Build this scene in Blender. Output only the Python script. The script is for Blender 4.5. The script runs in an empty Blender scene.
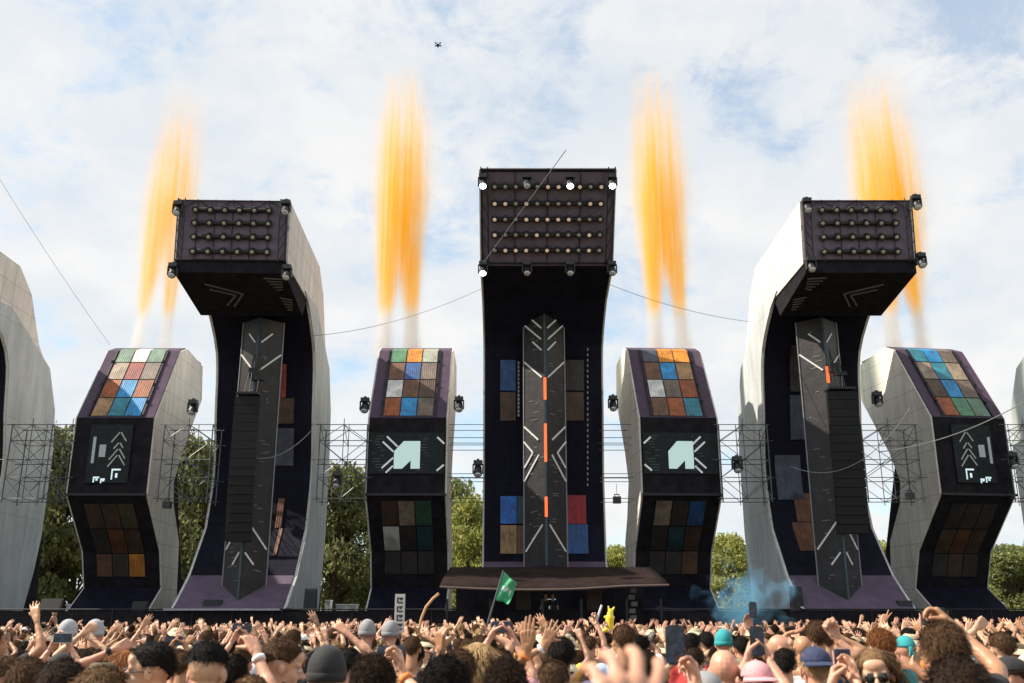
import bpy, bmesh, math, random
import numpy as np
from mathutils import Vector, Matrix, Euler
random.seed(7); np.random.seed(7)
PI = math.pi
S = bpy.context.scene
C = S.collection
# ------------------------------------------------------------------ camera
F = 960.0; TH = math.radians(16.3); CZ = 2.0
cF, sF = math.cos(TH), math.sin(TH)
cam_d = bpy.data.cameras.new('camera'); cam = bpy.data.objects.new('camera', cam_d); C.objects.link(cam)
cam.location = (0, 0, CZ); cam.rotation_euler = (PI/2 + TH, 0, 0)
cam_d.sensor_width = 36; cam_d.lens = F/1024*36; cam_d.clip_end = 6000; cam_d.clip_start = .05
cam_d.dof.use_dof = True; cam_d.dof.focus_distance = 40; cam_d.dof.aperture_fstop = 4.0
S.camera = cam
def ray(px, py):
    u = px-512; v = 341.5-py
    return u, F*cF - v*sF, F*sF + v*cF
def at(px, py, Y):
    u, d, n = ray(px, py); return Vector((u*Y/d, Y, CZ + n*Y/d))
def zat(py, Y): return at(512, py, Y).z
# ------------------------------------------------------------------ materials
def new_mat(name):
    m = bpy.data.materials.new(name); m.use_nodes = True
    nt = m.node_tree; b = nt.nodes['Principled BSDF']; return m, nt, b
MC = {}
def mat(name, col, rough=.7, metal=0, var=.15, scale=3.0, bump=0.0, bscale=20, spec=.5, emit=None, es=0, coat=0, stretch=(1,1,1), col2=None, sss=0, sheen=0):
    if name in MC: return MC[name]
    m, nt, b = new_mat(name); N = nt.nodes; L = nt.links
    tc = N.new('ShaderNodeTexCoord'); mp = N.new('ShaderNodeMapping'); mp.inputs['Scale'].default_value = stretch
    L.new(tc.outputs['Object'], mp.inputs['Vector'])
    ns = N.new('ShaderNodeTexNoise'); ns.inputs['Scale'].default_value = scale; ns.inputs['Detail'].default_value = 6; ns.inputs['Roughness'].default_value = .6
    L.new(mp.outputs[0], ns.inputs['Vector'])
    r = N.new('ShaderNodeValToRGB')
    c2 = col2 or tuple(min(1, c*(1+var)) for c in col); c1 = col if col2 else tuple(c*(1-var) for c in col)
    r.color_ramp.elements[0].color = (*c1, 1); r.color_ramp.elements[1].color = (*c2, 1)
    r.color_ramp.elements[0].position = .3; r.color_ramp.elements[1].position = .7
    L.new(ns.outputs['Fac'], r.inputs['Fac']); L.new(r.outputs['Color'], b.inputs['Base Color'])
    b.inputs['Roughness'].default_value = rough; b.inputs['Metallic'].default_value = metal
    b.inputs['Specular IOR Level'].default_value = spec
    if coat: b.inputs['Coat Weight'].default_value = coat
    if sheen: b.inputs['Sheen Weight'].default_value = sheen*.2
    if sss:
        b.inputs['Subsurface Weight'].default_value = sss; b.inputs['Subsurface Radius'].default_value = (1, .35, .2); b.inputs['Subsurface Scale'].default_value = .012
    if bump:
        n2 = N.new('ShaderNodeTexNoise'); n2.inputs['Scale'].default_value = bscale; n2.inputs['Detail'].default_value = 4
        L.new(mp.outputs[0], n2.inputs['Vector'])
        bp = N.new('ShaderNodeBump'); bp.inputs['Strength'].default_value = bump; bp.inputs['Distance'].default_value = .02
        L.new(n2.outputs['Fac'], bp.inputs['Height']); L.new(bp.outputs[0], b.inputs['Normal'])
    if emit:
        b.inputs['Emission Color'].default_value = (*emit, 1); b.inputs['Emission Strength'].default_value = es
    MC[name] = m; return m
def panel_mat(name, col, seam, var=.1, sy=1.2, sz=1.2, rough=.8, axes='yz', off=.0, grime=.25):
    """fabric or sheet cladding: panels with fine seams and weather marks, laid out in object space"""
    if name in MC: return MC[name]
    m, nt, b = new_mat(name); N = nt.nodes; L = nt.links
    tc = N.new('ShaderNodeTexCoord'); sp = N.new('ShaderNodeSeparateXYZ'); L.new(tc.outputs['Object'], sp.inputs[0])
    cb = N.new('ShaderNodeCombineXYZ')
    L.new(sp.outputs['Y' if axes[0] == 'y' else 'X'], cb.inputs[0]); L.new(sp.outputs['Z'], cb.inputs[1])
    br = N.new('ShaderNodeTexBrick'); br.offset = off; br.inputs['Scale'].default_value = 1; br.inputs['Mortar Size'].default_value = .018
    br.inputs['Brick Width'].default_value = sy; br.inputs['Row Height'].default_value = sz; br.inputs['Mortar Smooth'].default_value = .3
    c1 = tuple(c*(1-var) for c in col)
    br.inputs['Color1'].default_value = (*col, 1); br.inputs['Color2'].default_value = (*c1, 1); br.inputs['Mortar'].default_value = (*seam, 1)
    L.new(cb.outputs[0], br.inputs['Vector'])
    mp = N.new('ShaderNodeMapping'); mp.inputs['Scale'].default_value = (1, 1, .25); L.new(tc.outputs['Object'], mp.inputs[0])
    ns = N.new('ShaderNodeTexNoise'); ns.inputs['Scale'].default_value = 1.3; ns.inputs['Detail'].default_value = 8; ns.inputs['Roughness'].default_value = .65; L.new(mp.outputs[0], ns.inputs['Vector'])
    rp = N.new('ShaderNodeMapRange'); rp.inputs['From Min'].default_value = .35; rp.inputs['From Max'].default_value = .7; rp.inputs['To Min'].default_value = 1-grime; rp.inputs['To Max'].default_value = 1.05
    L.new(ns.outputs['Fac'], rp.inputs['Value'])
    mx = N.new('ShaderNodeMix'); mx.data_type = 'RGBA'; mx.blend_type = 'MULTIPLY'; mx.inputs['Factor'].default_value = 1
    L.new(br.outputs['Color'], mx.inputs['A']); L.new(rp.outputs[0], mx.inputs['B']); L.new(mx.outputs['Result'], b.inputs['Base Color'])
    b.inputs['Roughness'].default_value = rough; b.inputs['Specular IOR Level'].default_value = .12
    bp = N.new('ShaderNodeBump'); bp.inputs['Strength'].default_value = .35; bp.inputs['Distance'].default_value = .06
    n2 = N.new('ShaderNodeTexNoise'); n2.inputs['Scale'].default_value = 2.2; n2.inputs['Detail'].default_value = 3; L.new(tc.outputs['Object'], n2.inputs['Vector'])
    L.new(n2.outputs['Fac'], bp.inputs['Height']); L.new(bp.outputs[0], b.inputs['Normal'])
    MC[name] = m; return m
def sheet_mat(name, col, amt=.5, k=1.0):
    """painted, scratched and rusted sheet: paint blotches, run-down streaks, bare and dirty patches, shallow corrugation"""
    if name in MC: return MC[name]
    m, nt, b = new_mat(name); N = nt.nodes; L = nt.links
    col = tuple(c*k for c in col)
    tc = N.new('ShaderNodeTexCoord')
    def nz(sc, st, det, rough, off=0):
        mp = N.new('ShaderNodeMapping'); mp.inputs['Scale'].default_value = st; mp.inputs['Location'].default_value = (off+len(name)*1.3, off, off*2.1)
        L.new(tc.outputs['Object'], mp.inputs[0]); n = N.new('ShaderNodeTexNoise'); n.inputs['Scale'].default_value = sc; n.inputs['Detail'].default_value = det; n.inputs['Roughness'].default_value = rough
        n.inputs['Distortion'].default_value = .4; L.new(mp.outputs[0], n.inputs['Vector']); return n.outputs['Fac']
    def rng_(v, a, b_, c, d):
        n = N.new('ShaderNodeMapRange'); L.new(v, n.inputs['Value'])
        for kk, q in zip(('From Min','From Max','To Min','To Max'), (a,b_,c,d)): n.inputs[kk].default_value = q
        return n.outputs[0]
    def mixc(fac, A_, B_, mode='MIX'):
        n = N.new('ShaderNodeMix'); n.data_type = 'RGBA'; n.blend_type = mode
        for s_, v in (('Factor', fac), ('A', A_), ('B', B_)):
            if isinstance(v, (int, float)): n.inputs[s_].default_value = v
            elif isinstance(v, tuple): n.inputs[s_].default_value = (*v, 1)
            else: L.new(v, n.inputs[s_])
        return n.outputs['Result']
    dark = tuple(c*.42 for c in col); pale = tuple(min(.8, c*1.2+.025*k) for c in col)
    c = mixc(rng_(nz(1.1, (1,1,1), 7, .65), .35, .65, 0, 1), dark, tuple(col))
    c = mixc(rng_(nz(2.0, (5,1,.5), 6, .7, 4), .50, .70, 0, .75), c, pale)
    c = mixc(rng_(nz(3.4, (1.6,1,.7), 9, .75, 9), .54, .64, 0, amt), c, (.07*k,.035*k,.02*k))
    L.new(c, b.inputs['Base Color']); b.inputs['Roughness'].default_value = .6
    w = N.new('ShaderNodeTexWave'); w.wave_type = 'BANDS'; w.bands_direction = 'X'; w.inputs['Scale'].default_value = 2.6; w.inputs['Distortion'].default_value = .6
    L.new(tc.outputs['Object'], w.inputs['Vector']); bp = N.new('ShaderNodeBump'); bp.inputs['Strength'].default_value = .25; bp.inputs['Distance'].default_value = .03
    L.new(w.outputs['Fac'], bp.inputs['Height']); L.new(bp.outputs[0], b.inputs['Normal'])
    MC[name] = m; return m
def emis(name, col, s):
    return mat(name, tuple(c*.3 for c in col), .4, var=0, emit=col, es=s)
# ------------------------------------------------------------------ mesh builder
class MB:
    def __init__(s): s.v = []; s.f = []; s.m = []
    def add(s, vs, fs, mi=0):
        o = len(s.v); s.v += [tuple(v) for v in vs]; s.f += [tuple(i+o for i in f) for f in fs]; s.m += [mi]*len(fs); return s
    def box(s, c, d, R=None, mi=0):
        x, y, z = d[0]/2, d[1]/2, d[2]/2
        vs = [Vector(p) for p in ((-x,-y,-z),(x,-y,-z),(x,y,-z),(-x,y,-z),(-x,-y,z),(x,-y,z),(x,y,z),(-x,y,z))]
        if R is not None: vs = [R @ v for v in vs]
        return s.add([v + Vector(c) for v in vs], [(0,3,2,1),(4,5,6,7),(0,1,5,4),(1,2,6,5),(2,3,7,6),(3,0,4,7)], mi)
    def box2(s, a, b, mi=0):
        return s.box([(a[i]+b[i])/2 for i in range(3)], [abs(b[i]-a[i]) for i in range(3)], None, mi)
    def tube(s, pts, rs, n=8, mi=0, cap=True, flat=1.0):
        pts = [Vector(p) for p in pts]
        if not hasattr(rs, '__len__'): rs = [rs]*len(pts)
        o = len(s.v); ref = None
        for i, p in enumerate(pts):
            t = (pts[min(i+1, len(pts)-1)] - pts[max(i-1, 0)]).normalized()
            if ref is None: ref = Vector((0,0,1)) if abs(t.z) < .9 else Vector((1,0,0))
            a = t.cross(ref).normalized(); b = a.cross(t).normalized(); ref = b
            for k in range(n):
                q = 2*PI*k/n; s.v.append(tuple(p + a*math.cos(q)*rs[i] + b*math.sin(q)*rs[i]*flat))
        for i in range(len(pts)-1):
            for k in range(n):
                s.f.append((o+i*n+k, o+i*n+(k+1)%n, o+(i+1)*n+(k+1)%n, o+(i+1)*n+k)); s.m.append(mi)
        if cap:
            s.f.append(tuple(o+k for k in reversed(range(n)))); s.m.append(mi)
            s.f.append(tuple(o+(len(pts)-1)*n+k for k in range(n))); s.m.append(mi)
        return s
    def lathe(s, prof, c, n=16, axis=None, mi=0):
        R = Vector((0,0,1)).rotation_difference(Vector(axis)) if axis is not None else None
        vs = []; fs = []
        for r, z in prof:
            for k in range(n):
                p = Vector((r*math.cos(2*PI*k/n), r*math.sin(2*PI*k/n), z))
                if R: p = R @ p
                vs.append(p + Vector(c))
        for i in range(len(prof)-1):
            for k in range(n): fs.append((i*n+k, i*n+(k+1)%n, (i+1)*n+(k+1)%n, (i+1)*n+k))
        fs.append(tuple(reversed(range(n)))); fs.append(tuple(range((len(prof)-1)*n, len(prof)*n)))
        return s.add(vs, fs, mi)
    def prism(s, poly, x0, x1, mi=0):
        """poly of (y,z) pushed along x"""
        n = len(poly)
        vs = [(x0, y, z) for y, z in poly] + [(x1, y, z) for y, z in poly]
        fs = [tuple(range(n)), tuple(reversed(range(n, 2*n)))] + [(i, i+n, (i+1)%n+n, (i+1)%n) for i in range(n)]
        return s.add(vs, fs, mi)
    def prismxz(s, poly, y0, y1, mi=0):
        n = len(poly)
        vs = [(x, y0, z) for x, z in poly] + [(x, y1, z) for x, z in poly]
        fs = [tuple(range(n)), tuple(reversed(range(n, 2*n)))] + [(i, i+n, (i+1)%n+n, (i+1)%n) for i in range(n)]
        return s.add(vs, fs, mi)
    def build(s, name, mats, parent=None, loc=(0,0,0), smooth=False, world=True):
        """mesh verts are given in world coords; origin put at loc (or the parent's place)"""
        if parent is not None and world: loc = parent['_o']
        me = bpy.data.meshes.new(name); L = Vector(loc) if world else Vector((0,0,0))
        me.from_pydata([tuple(Vector(v)-L) for v in s.v], [], s.f)
        if not isinstance(mats, (list, tuple)): mats = [mats]
        for m in mats: me.materials.append(m)
        me.polygons.foreach_set('material_index', s.m)
        bm = bmesh.new(); bm.from_mesh(me); bmesh.ops.recalc_face_normals(bm, faces=bm.faces); bm.to_mesh(me); bm.free()
        if smooth: me.polygons.foreach_set('use_smooth', [True]*len(me.polygons))
        o = bpy.data.objects.new(name, me); C.objects.link(o)
        if parent is not None: o.parent = parent; o['_o'] = parent['_o']
        else: o.location = loc; o['_o'] = tuple(loc)
        return o
def tag(o, label=None, cat=None, group=None, kind=None):
    if label: o['label'] = label
    if cat: o['category'] = cat
    if group: o['group'] = group
    if kind: o['kind'] = kind
    return o
def empty(name, loc, label, cat, group=None):
    o = bpy.data.objects.new(name, None); C.objects.link(o); o.location = loc; o['_o'] = tuple(loc); o.empty_display_size = .3
    return tag(o, label, cat, group)
def strip(mb, a, b, w, t, n, mi=0):
    """flat bar from a to b, width w across, thickness t along the normal n"""
    a, b, n = Vector(a), Vector(b), Vector(n).normalized(); d = (b-a).normalized(); s_ = d.cross(n).normalized()*w/2; h = n*t
    mb.add([a-s_, a+s_, b+s_, b-s_, a-s_+h, a+s_+h, b+s_+h, b-s_+h], [(0,3,2,1),(4,5,6,7),(0,1,5,4),(1,2,6,5),(2,3,7,6),(3,0,4,7)], mi)
# ------------------------------------------------------------------ stage materials
M_face = mat('head_face_cloth', (.125,.095,.125), .75, var=.25, scale=1.5, bump=.3, bscale=6)
M_skin = panel_mat('dark_stage_cloth', (.0135,.0135,.027), (.006,.006,.012), .25, 1.9, 2.4, .8, 'xz', .5, .4)
M_under = panel_mat('black_underside_cloth', (.026,.021,.025), (.01,.008,.01), .2, 1.4, 1.4, .9, 'xz')
M_ramp = mat('plum_ramp_cloth', (.115,.085,.125), .85, spec=.15, var=.2, scale=1.2, bump=.3, bscale=5)
M_pale = panel_mat('pale_side_fabric', (.76,.715,.66), (.42,.40,.37), .05, 1.25, 1.25, .85, 'yz', 0, .22)
M_fin = panel_mat('grey_fin_fabric', (.52,.55,.56), (.36,.37,.37), .05, 2.6, 5.5, .85, 'yz', 0, .25)
M_black = mat('black_cloth', (.016,.0145,.018), .9, spec=.08, var=.4, scale=2, bump=.3, bscale=8)
M_steel = mat('dark_steel_tube', (.10,.11,.12), .45, .6, var=.3, scale=5)
M_steelb = mat('black_steel', (.015,.015,.017), .5, .4, var=.2)
M_strip = mat('white_light_strip', (.5,.5,.49), .5, var=.2, scale=9, emit=(1,.97,.93), es=.05)
M_stripd = mat('dim_light_strip', (.12,.118,.115), .5, var=.12, scale=9)
def led_mat(*a):
    m = panel_mat(*a); b = m.node_tree.nodes['Principled BSDF']; b.inputs['Roughness'].default_value = .5; b.inputs['Specular IOR Level'].default_value = .35; return m
M_led = led_mat('unlit_led_panel', (.034,.031,.034), (.02,.02,.022), .35, .42, .5, .6, 'xz')
M_ledor = emis('orange_led_pixels', (1,.13,.03), 1.0)
M_leddk = mat('dark_teal_led_strip', (.02,.05,.07), .3, var=.5, scale=4)
M_lampb = mat('black_lamp_body', (.02,.02,.022), .45, .2, var=.2)
M_lens = mat('glass_lens', (.45,.40,.33), .12, .3, var=.1, coat=1)
M_lensw = emis('warm_glint_lens', (1,.72,.5), .22)  # weak emission stands in for the warm glint on these lenses
M_lenson = emis('bright_white_lens', (.85,.95,1), 14)
M_lensoff = mat('pale_lens', (.55,.56,.58), .15, .2, var=.1, coat=1)
def yat(prof, z):
    for (y0, z0), (y1, z1) in zip(prof, prof[1:]):
        if min(z0, z1) <= z <= max(z0, z1) and abs(z0-z1) > 1e-6:
            return y0 + (y1-y0)*(z-z0)/(z1-z0)
    return prof[-1][0]
def moving_head(x, y, z, label, lit=False, up=1, s=1.0, group='moving head lamps on the towers', drop=.0):
    e = empty('moving_head_lamp', (x, y, z), label, 'stage lamp', group)
    b = MB().box((x, y, z-.10*s), (.42*s, .32*s, .20*s)); b.box((x, y, z+.02*s), (.12*s, .12*s, .12*s)); b.build('lamp_base', M_lampb, e)
    yk = MB(); yk.box((x-.23*s, y, z-.40*s), (.06*s, .18*s, .45*s)); yk.box((x+.23*s, y, z-.40*s), (.06*s, .18*s, .45*s)); yk.box((x, y, z-.20*s), (.50*s, .18*s, .05*s)); yk.build('yoke', M_lampb, e)
    d = Vector((0, -.55, -.83)).normalized(); c = Vector((x, y, z-.48*s))
    h = MB().lathe([(.10*s,-.26*s),(.17*s,-.22*s),(.19*s,0),(.20*s,.24*s),(.185*s,.27*s)], c, 12, d); h.build('lamp_head', M_lampb, e, smooth=False)
    MB().lathe([(.165*s,0),(.14*s,.035*s),(.06*s,.05*s)], c + d*.272*s, 12, d).build('lens', M_lenson if lit else M_lensoff, e)
    return e
def patch(mb, prof, x0, x1, z0, z1, off=.05, n=4, mi=0):
    """thin sheet that follows the front line of a tower between two heights"""
    for i in range(n):
        a = z0+(z1-z0)*i/n; b_ = z0+(z1-z0)*(i+1)/n; ya = yat(prof, a)-off; yb = yat(prof, b_)-off
        mb.add([(x0,ya,a),(x1,ya,a),(x1,yb,b_),(x0,yb,b_),(x0,ya+off*.8,a),(x1,ya+off*.8,a),(x1,yb+off*.8,b_),(x0,yb+off*.8,b_)],
               [(0,1,2,3),(7,6,5,4),(0,4,5,1),(1,5,6,2),(2,6,7,3),(3,7,4,0)], mi)
COL = {'sage':(.15,.27,.19),'green':(.10,.30,.17),'white':(.80,.80,.78),'beige':(.36,.28,.20),'red':(.36,.055,.05),'greybrown':(.19,.145,.12),'rust':(.36,.095,.02),
 'blue':(.02,.30,.66),'orange':(.72,.27,.03),'teal':(.03,.24,.33),'brown':(.17,.08,.04),'tan':(.40,.24,.11),'dark':(.045,.038,.035),'greyblue':(.07,.085,.13),
 'palesage':(.42,.45,.36),'deepblue':(.025,.11,.33),'olive':(.10,.085,.045),'crimson':(.42,.018,.03),'vivid':(.02,.16,.60),'greendark':(.03,.12,.08),'tealdark':(.02,.07,.09),'browndark':(.10,.055,.035),'rustdark':(.17,.06,.025)}
WORD = {'palesage':'pale sage','greybrown':'grey brown','greyblue':'blue grey','deepblue':'deep blue','greendark':'dark green','tealdark':'dark teal','browndark':'dark brown','rustdark':'dark rust','vivid':'vivid blue','tan':'tan','dark':'almost black'}
def cmat(c, k=1.0): return sheet_mat('sheet_'+c+('' if k == 1 else '_dull'), COL[c], .15 if c == 'white' else .75, k)  # a factor below one gives a darker copy that stands in for shade
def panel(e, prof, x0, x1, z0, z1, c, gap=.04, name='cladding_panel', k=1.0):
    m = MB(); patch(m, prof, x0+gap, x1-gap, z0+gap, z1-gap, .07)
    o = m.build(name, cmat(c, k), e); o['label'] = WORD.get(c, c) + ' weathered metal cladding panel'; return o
# light strip pattern on the left facet of the ridge column: (f0, y0, f1, y1) fractions and picture rows of the centre tower
STR = [(.33,317,.88,330),(.03,322,.86,341),(.46,341.5,.88,352),(.06,360,.88,379),(.04,425,.70,440.5),(.02,440,.45,452.5),(.45,452.5,.05,466.5),(.72,455.5,.05,480),(.86,525.5,.10,551),(.90,555,.55,566.5)]
def column(e, cx, w, yr, yb, z0, z1, mirror_rows, strips_left=True, strips_right=True, led=()):
    poly = [(cx-w, yb), (cx, yr), (cx+w, yb)]
    m = MB(); n = 3
    vs = [(x, y, z0) for x, y in poly] + [(x, y, z1) for x, y in poly]
    m.add(vs, [(0,1,4,3),(1,2,5,4),(2,0,3,5),(2,1,0),(3,4,5)])
    m.build('ridge_column', M_led, e)
    fr = MB()
    for x, y in poly: fr.tube([(x, y-.03, z0), (x, y-.03, z1)], .045, 6)
    fr.build('column_frame', mat('grey_steel_edge', (.22,.22,.23), .5, .5), e)
    for sgn in (-1, 1):
        if (sgn < 0 and not strips_left) or (sgn > 0 and not strips_right): continue
        nrm = Vector((sgn*(yb-yr), -w, 0)).normalized()
        for f0, y0, f1, y1 in mirror_rows:
            za, zb = y0, y1
            if not (z0 < za < z1 and z0 < zb < z1): continue
            pa = Vector((cx + sgn*w*(1-f0), yb+(yr-yb)*f0, za)) + nrm*.02; pb = Vector((cx + sgn*w*(1-f1), yb+(yr-yb)*f1, zb)) + nrm*.02
            m = MB(); strip(m, pa, pb, .085, .05, nrm); m.build('light_strip', M_strip, e)
    m = MB().box2((cx-.05, yr-.09, z0), (cx+.05, yr-.05, z1)); m.build('ridge_strip', M_leddk, e)
    for a, b_ in led:
        MB().box2((cx-.075, yr-.14, a), (cx+.075, yr-.095, b_)).build('ridge_light', M_ledor, e)
    # small caption marks of the panel: rows of short dashes (unlit pixels showing pale)
    rr = random.Random(int(cx*10)+3); dm = MB()
    for k in range(46):
        sgn = rr.choice((-1, 1)); z = rr.uniform(z0+.5, z1-.6); f = rr.uniform(.2, .7); L_ = rr.uniform(.08, .3)
        nrm = Vector((sgn*(yb-yr), -w, 0)).normalized()
        pa = Vector((cx + sgn*w*(1-f), yb+(yr-yb)*f, z)) + nrm*.012; pb = Vector((cx + sgn*w*(1-f-L_), yb+(yr-yb)*(f+L_), z)) + nrm*.012
        strip(dm, pa, pb, .05, .01, nrm)
    dm.build('screen_marks', M_stripd, e)
def head_lights(e, cx, rows, cols, x0, x1, pt, nrm, warm=0, ls=1.0):
    """rows of floodlights on the head face; pt(f) gives (y,z) down the face"""
    rr = random.Random(5)
    for r in rows:
        y, z = pt(r); o = Vector((0, nrm[0], nrm[1])).normalized()
        MB().tube([(cx+x0-.1, y-.10, z+.0), (cx+x1+.1, y-.10, z)], .13, 8).build('lamp_batten', M_lampb, e)
        bt = MB()
        for k in range(cols):
            x = cx + x0 + (x1-x0)*k/(cols-1)
            c = Vector((x, y-.18, z-.02)); d = Vector((rr.uniform(-.05,.05), -.75, -.66)).normalized()
            l = MB().lathe([(.09,-.16),(.17,-.12),(.19,.12),(.165,.13)], c, 10, d).build('floodlight', M_lampb, e)
            MB().lathe([(.10,0),(.08,.03),(.03,.045)], c+d*.131, 10, d).build('lens', M_lensw if rr.random() < warm else M_lens, l)
            l.children[0]['_o'] = e['_o']
PROF = [(45.0,22.68),(45.35,19.4),(51.0,19.45),(54.1,17.2),(55.0,13.7),(55.7,10.3),(55.0,7.1),(52.7,4.4),(50.8,3.0),(50.2,2.65)]
PROFC = [(44.9,24.4),(47.9,20.2),(51.6,19.55),(54.5,17.7),(55.3,14),(56.1,10),(55.8,5.3),(53.5,3.5),(51.5,2.65)]
BACK = [(60,2.65),(60.6,5),(61.1,7.3),(61.1,12.5),(60.8,15),(59.2,17.6),(57.8,18.7),(56.1,21.4),(54.3,22.6)]
def tall_tower(cx, W, label, prof, back, centre=False, cut=None):
    e = empty('stage_tower', (cx, 54, 2.6), label, 'stage tower', 'tall curved stage towers')
    h = W/2
    # front skin: head face, underside, body, ramp
    T = .18
    def band(pts, name, m, t=T, x0=-h+.06, x1=h-.06):
        mb = MB(); n = len(pts); offs = []
        for i in range(n):
            a = Vector((0, *pts[max(i-1,0)])); b_ = Vector((0, *pts[min(i+1,n-1)])); d = (b_-a).normalized(); offs.append(Vector((0, -d.z, d.y))*t)
        if sum(q.y for q in offs) < 0: offs = [-q for q in offs]
        mb_v = [(cx+x0, *p) for p in pts] + [(cx+x1, *p) for p in pts]
        mb_b = [(cx+x0, p[0]+q.y, p[1]+q.z) for p, q in zip(pts, offs)] + [(cx+x1, p[0]+q.y, p[1]+q.z) for p, q in zip(pts, offs)]
        fs = []
        for i in range(n-1): fs += [(i,i+1,n+i+1,n+i), (2*n+i,3*n+i,3*n+i+1,2*n+i+1), (i,2*n+i,2*n+i+1,i+1), (n+i,n+i+1,3*n+i+1,3*n+i)]
        fs += [(0,n,3*n,2*n), (n-1,3*n-1,4*n-1,2*n-1)]
        mb.add(mb_v+mb_b, fs); return mb.build(name, m, e)
    def smooth_pts(p, k=4):
        out = []
        for i in range(len(p)-1):
            p0 = p[max(i-1,0)]; p1 = p[i]; p2 = p[i+1]; p3 = p[min(i+2,len(p)-1)]
            for j in range(k):
                t = j/k; out.append(tuple(.5*((2*p1[a]) + (-p0[a]+p2[a])*t + (2*p0[a]-5*p1[a]+4*p2[a]-p3[a])*t*t + (-p0[a]+3*p1[a]-3*p2[a]+p3[a])*t**3) for a in (0,1)))
        out.append(p[-1]); return out
    band(prof[:2], 'head_face', M_face)
    body = smooth_pts(prof[2:-3])+[prof[-3]]
    band([prof[1]]+body, 'body_front', M_skin)
    band(smooth_pts(prof[-3:] , 3), 'ramp', M_ramp)
    full = prof[:2] + body + smooth_pts(prof[-3:], 3)[1:]
    side = [(y+.10, z-.02) for y, z in full] + back
    for sg in (-1, 1):
        a = cx+sg*h; MB().prism(side, a-.05, a+.05).build('side_panel', M_pale, e)
        fin = [p for p in full if p[1] < 19.4 and p[0] > 50.3] if not centre else [p for p in full if p[1] < 17]
        if not centre:
            fin = [(50.6,19.5),(53.2,19.75)][::-1] and fin
            finb = [q for q in back if q[1] <= 17.7]
            finb = [(60.3,2.65),(61.0,5),(61.4,7.3),(61.4,12.5),(60.9,15.2),(59.5,17.6),(54.0,19.9),(50.2,19.62)]
            MB().prism([(y+.14, z) for y, z in fin] + finb, a+sg*.06-.05, a+sg*.06+.05).build('lower_fin', M_fin, e)
            MB().prism([(60.3,2.65),(62.6,2.65),(61.7,9)], a-sg*.3-.15, a-sg*.3+.15).build('back_brace', M_black, e)
    band(back, 'back_panel', M_black, t=-.12)
    MB().box2((cx-h+.06, prof[0][0]+.02, prof[0][1]-.14), (cx+h-.06, back[-1][0]-.02, prof[0][1]-.02)).build('roof', M_black, e)
    # truss frame in front of the head face
    t = MB(); (ya, za), (yb, zb) = prof[0], prof[1]
    fpt = lambda f: (ya+(yb-ya)*f, za+(zb-za)*f)
    nx = 6 if not centre else 4
    for f in ([.03,.97] if not centre else [.02, .98]):
        y, z = fpt(f); t.tube([(cx-h, y-.12, z), (cx+h, y-.12, z)], .04, 6)
    for k in range(nx+1):
        x = cx-h+.1+(W-.2)*k/nx; p, q = fpt(.0), fpt(1)
        t.tube([(x, p[0]-.06, p[1]), (x, q[0]-.06, q[1])], .022, 5)
        if k < nx and not centre:
            x2 = cx-h+.1+(W-.2)*(k+1)/nx; a_, b_ = (x, x2) if k % 2 else (x2, x); q2 = fpt(.18)
            t.tube([(a_, p[0]-.08, p[1]-.05), (b_, q2[0]-.08, q2[1])], .022, 5)
    for sg in (-1, 1):
        for dx in (.05, .4):
            p, q = fpt(0), fpt(1); t.tube([(cx+sg*(h-dx), p[0]-.2, p[1]), (cx+sg*(h-dx), q[0]-.2, q[1])], .03, 5)
        for k in range(6):
            p = fpt(k/6); q = fpt((k+1)/6); t.tube([(cx+sg*(h-.05), p[0]-.2, p[1]), (cx+sg*(h-.4), q[0]-.2, q[1])], .02, 5)
    t.build('head_truss', M_steelb, e)
    if centre:
        head_lights(e, cx, [.19,.36,.52,.68,.84], 11, -h+.75, h-.75, fpt, (0,0), warm=.5)
    else:
        head_lights(e, cx, [.17,.38,.60,.83], 6, -h+.95, h-.95, fpt, (0,0))
        # underside slab with chevrons
        MB().prism([(45.32,19.55),(45.32,18.85),(50.35,18.2),(51.3,19.5)], cx-h+.02, cx+h-.02).build('underside_box', M_black, e)
        nn = Vector((0, -.13, -1)).normalized()
        def up_(x, y): return Vector((cx+x, y, 18.85-(y-45.32)*.65/5.03))+nn*.02
        cs = (-1 if cx > 1.85 else 1)
        for (xa, yy0, xb, yy1) in ((-1.55,46.5,.15,47.6),(.15,47.6,-.65,49.1),(-1.45,47.1,-.25,47.75),(-.25,47.75,-1.0,49.0)):
            m = MB(); strip(m, up_(cs*xa, yy0), up_(cs*xb, yy1), .09, .05, nn); m.build('light_strip', M_stripd, e)
        for k in range(5):
            m = MB(); strip(m, up_(cs*(2.55-.05*k), 45.9+.28*k), up_(cs*(1.6+.1*k), 45.8+.33*k), .07, .05, nn); m.build('light_strip', M_stripd, e)
            m = MB(); strip(m, up_(cs*(2.6-.05*k), 48.3+.3*k), up_(cs*(2.0+.03*k), 48.0+.36*k), .07, .05, nn); m.build('light_strip', M_stripd, e)
    return e, full
RW = [(f0, zat(y0, 53), f1, zat(y1, 53)) for f0, y0, f1, y1 in STR]
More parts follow.
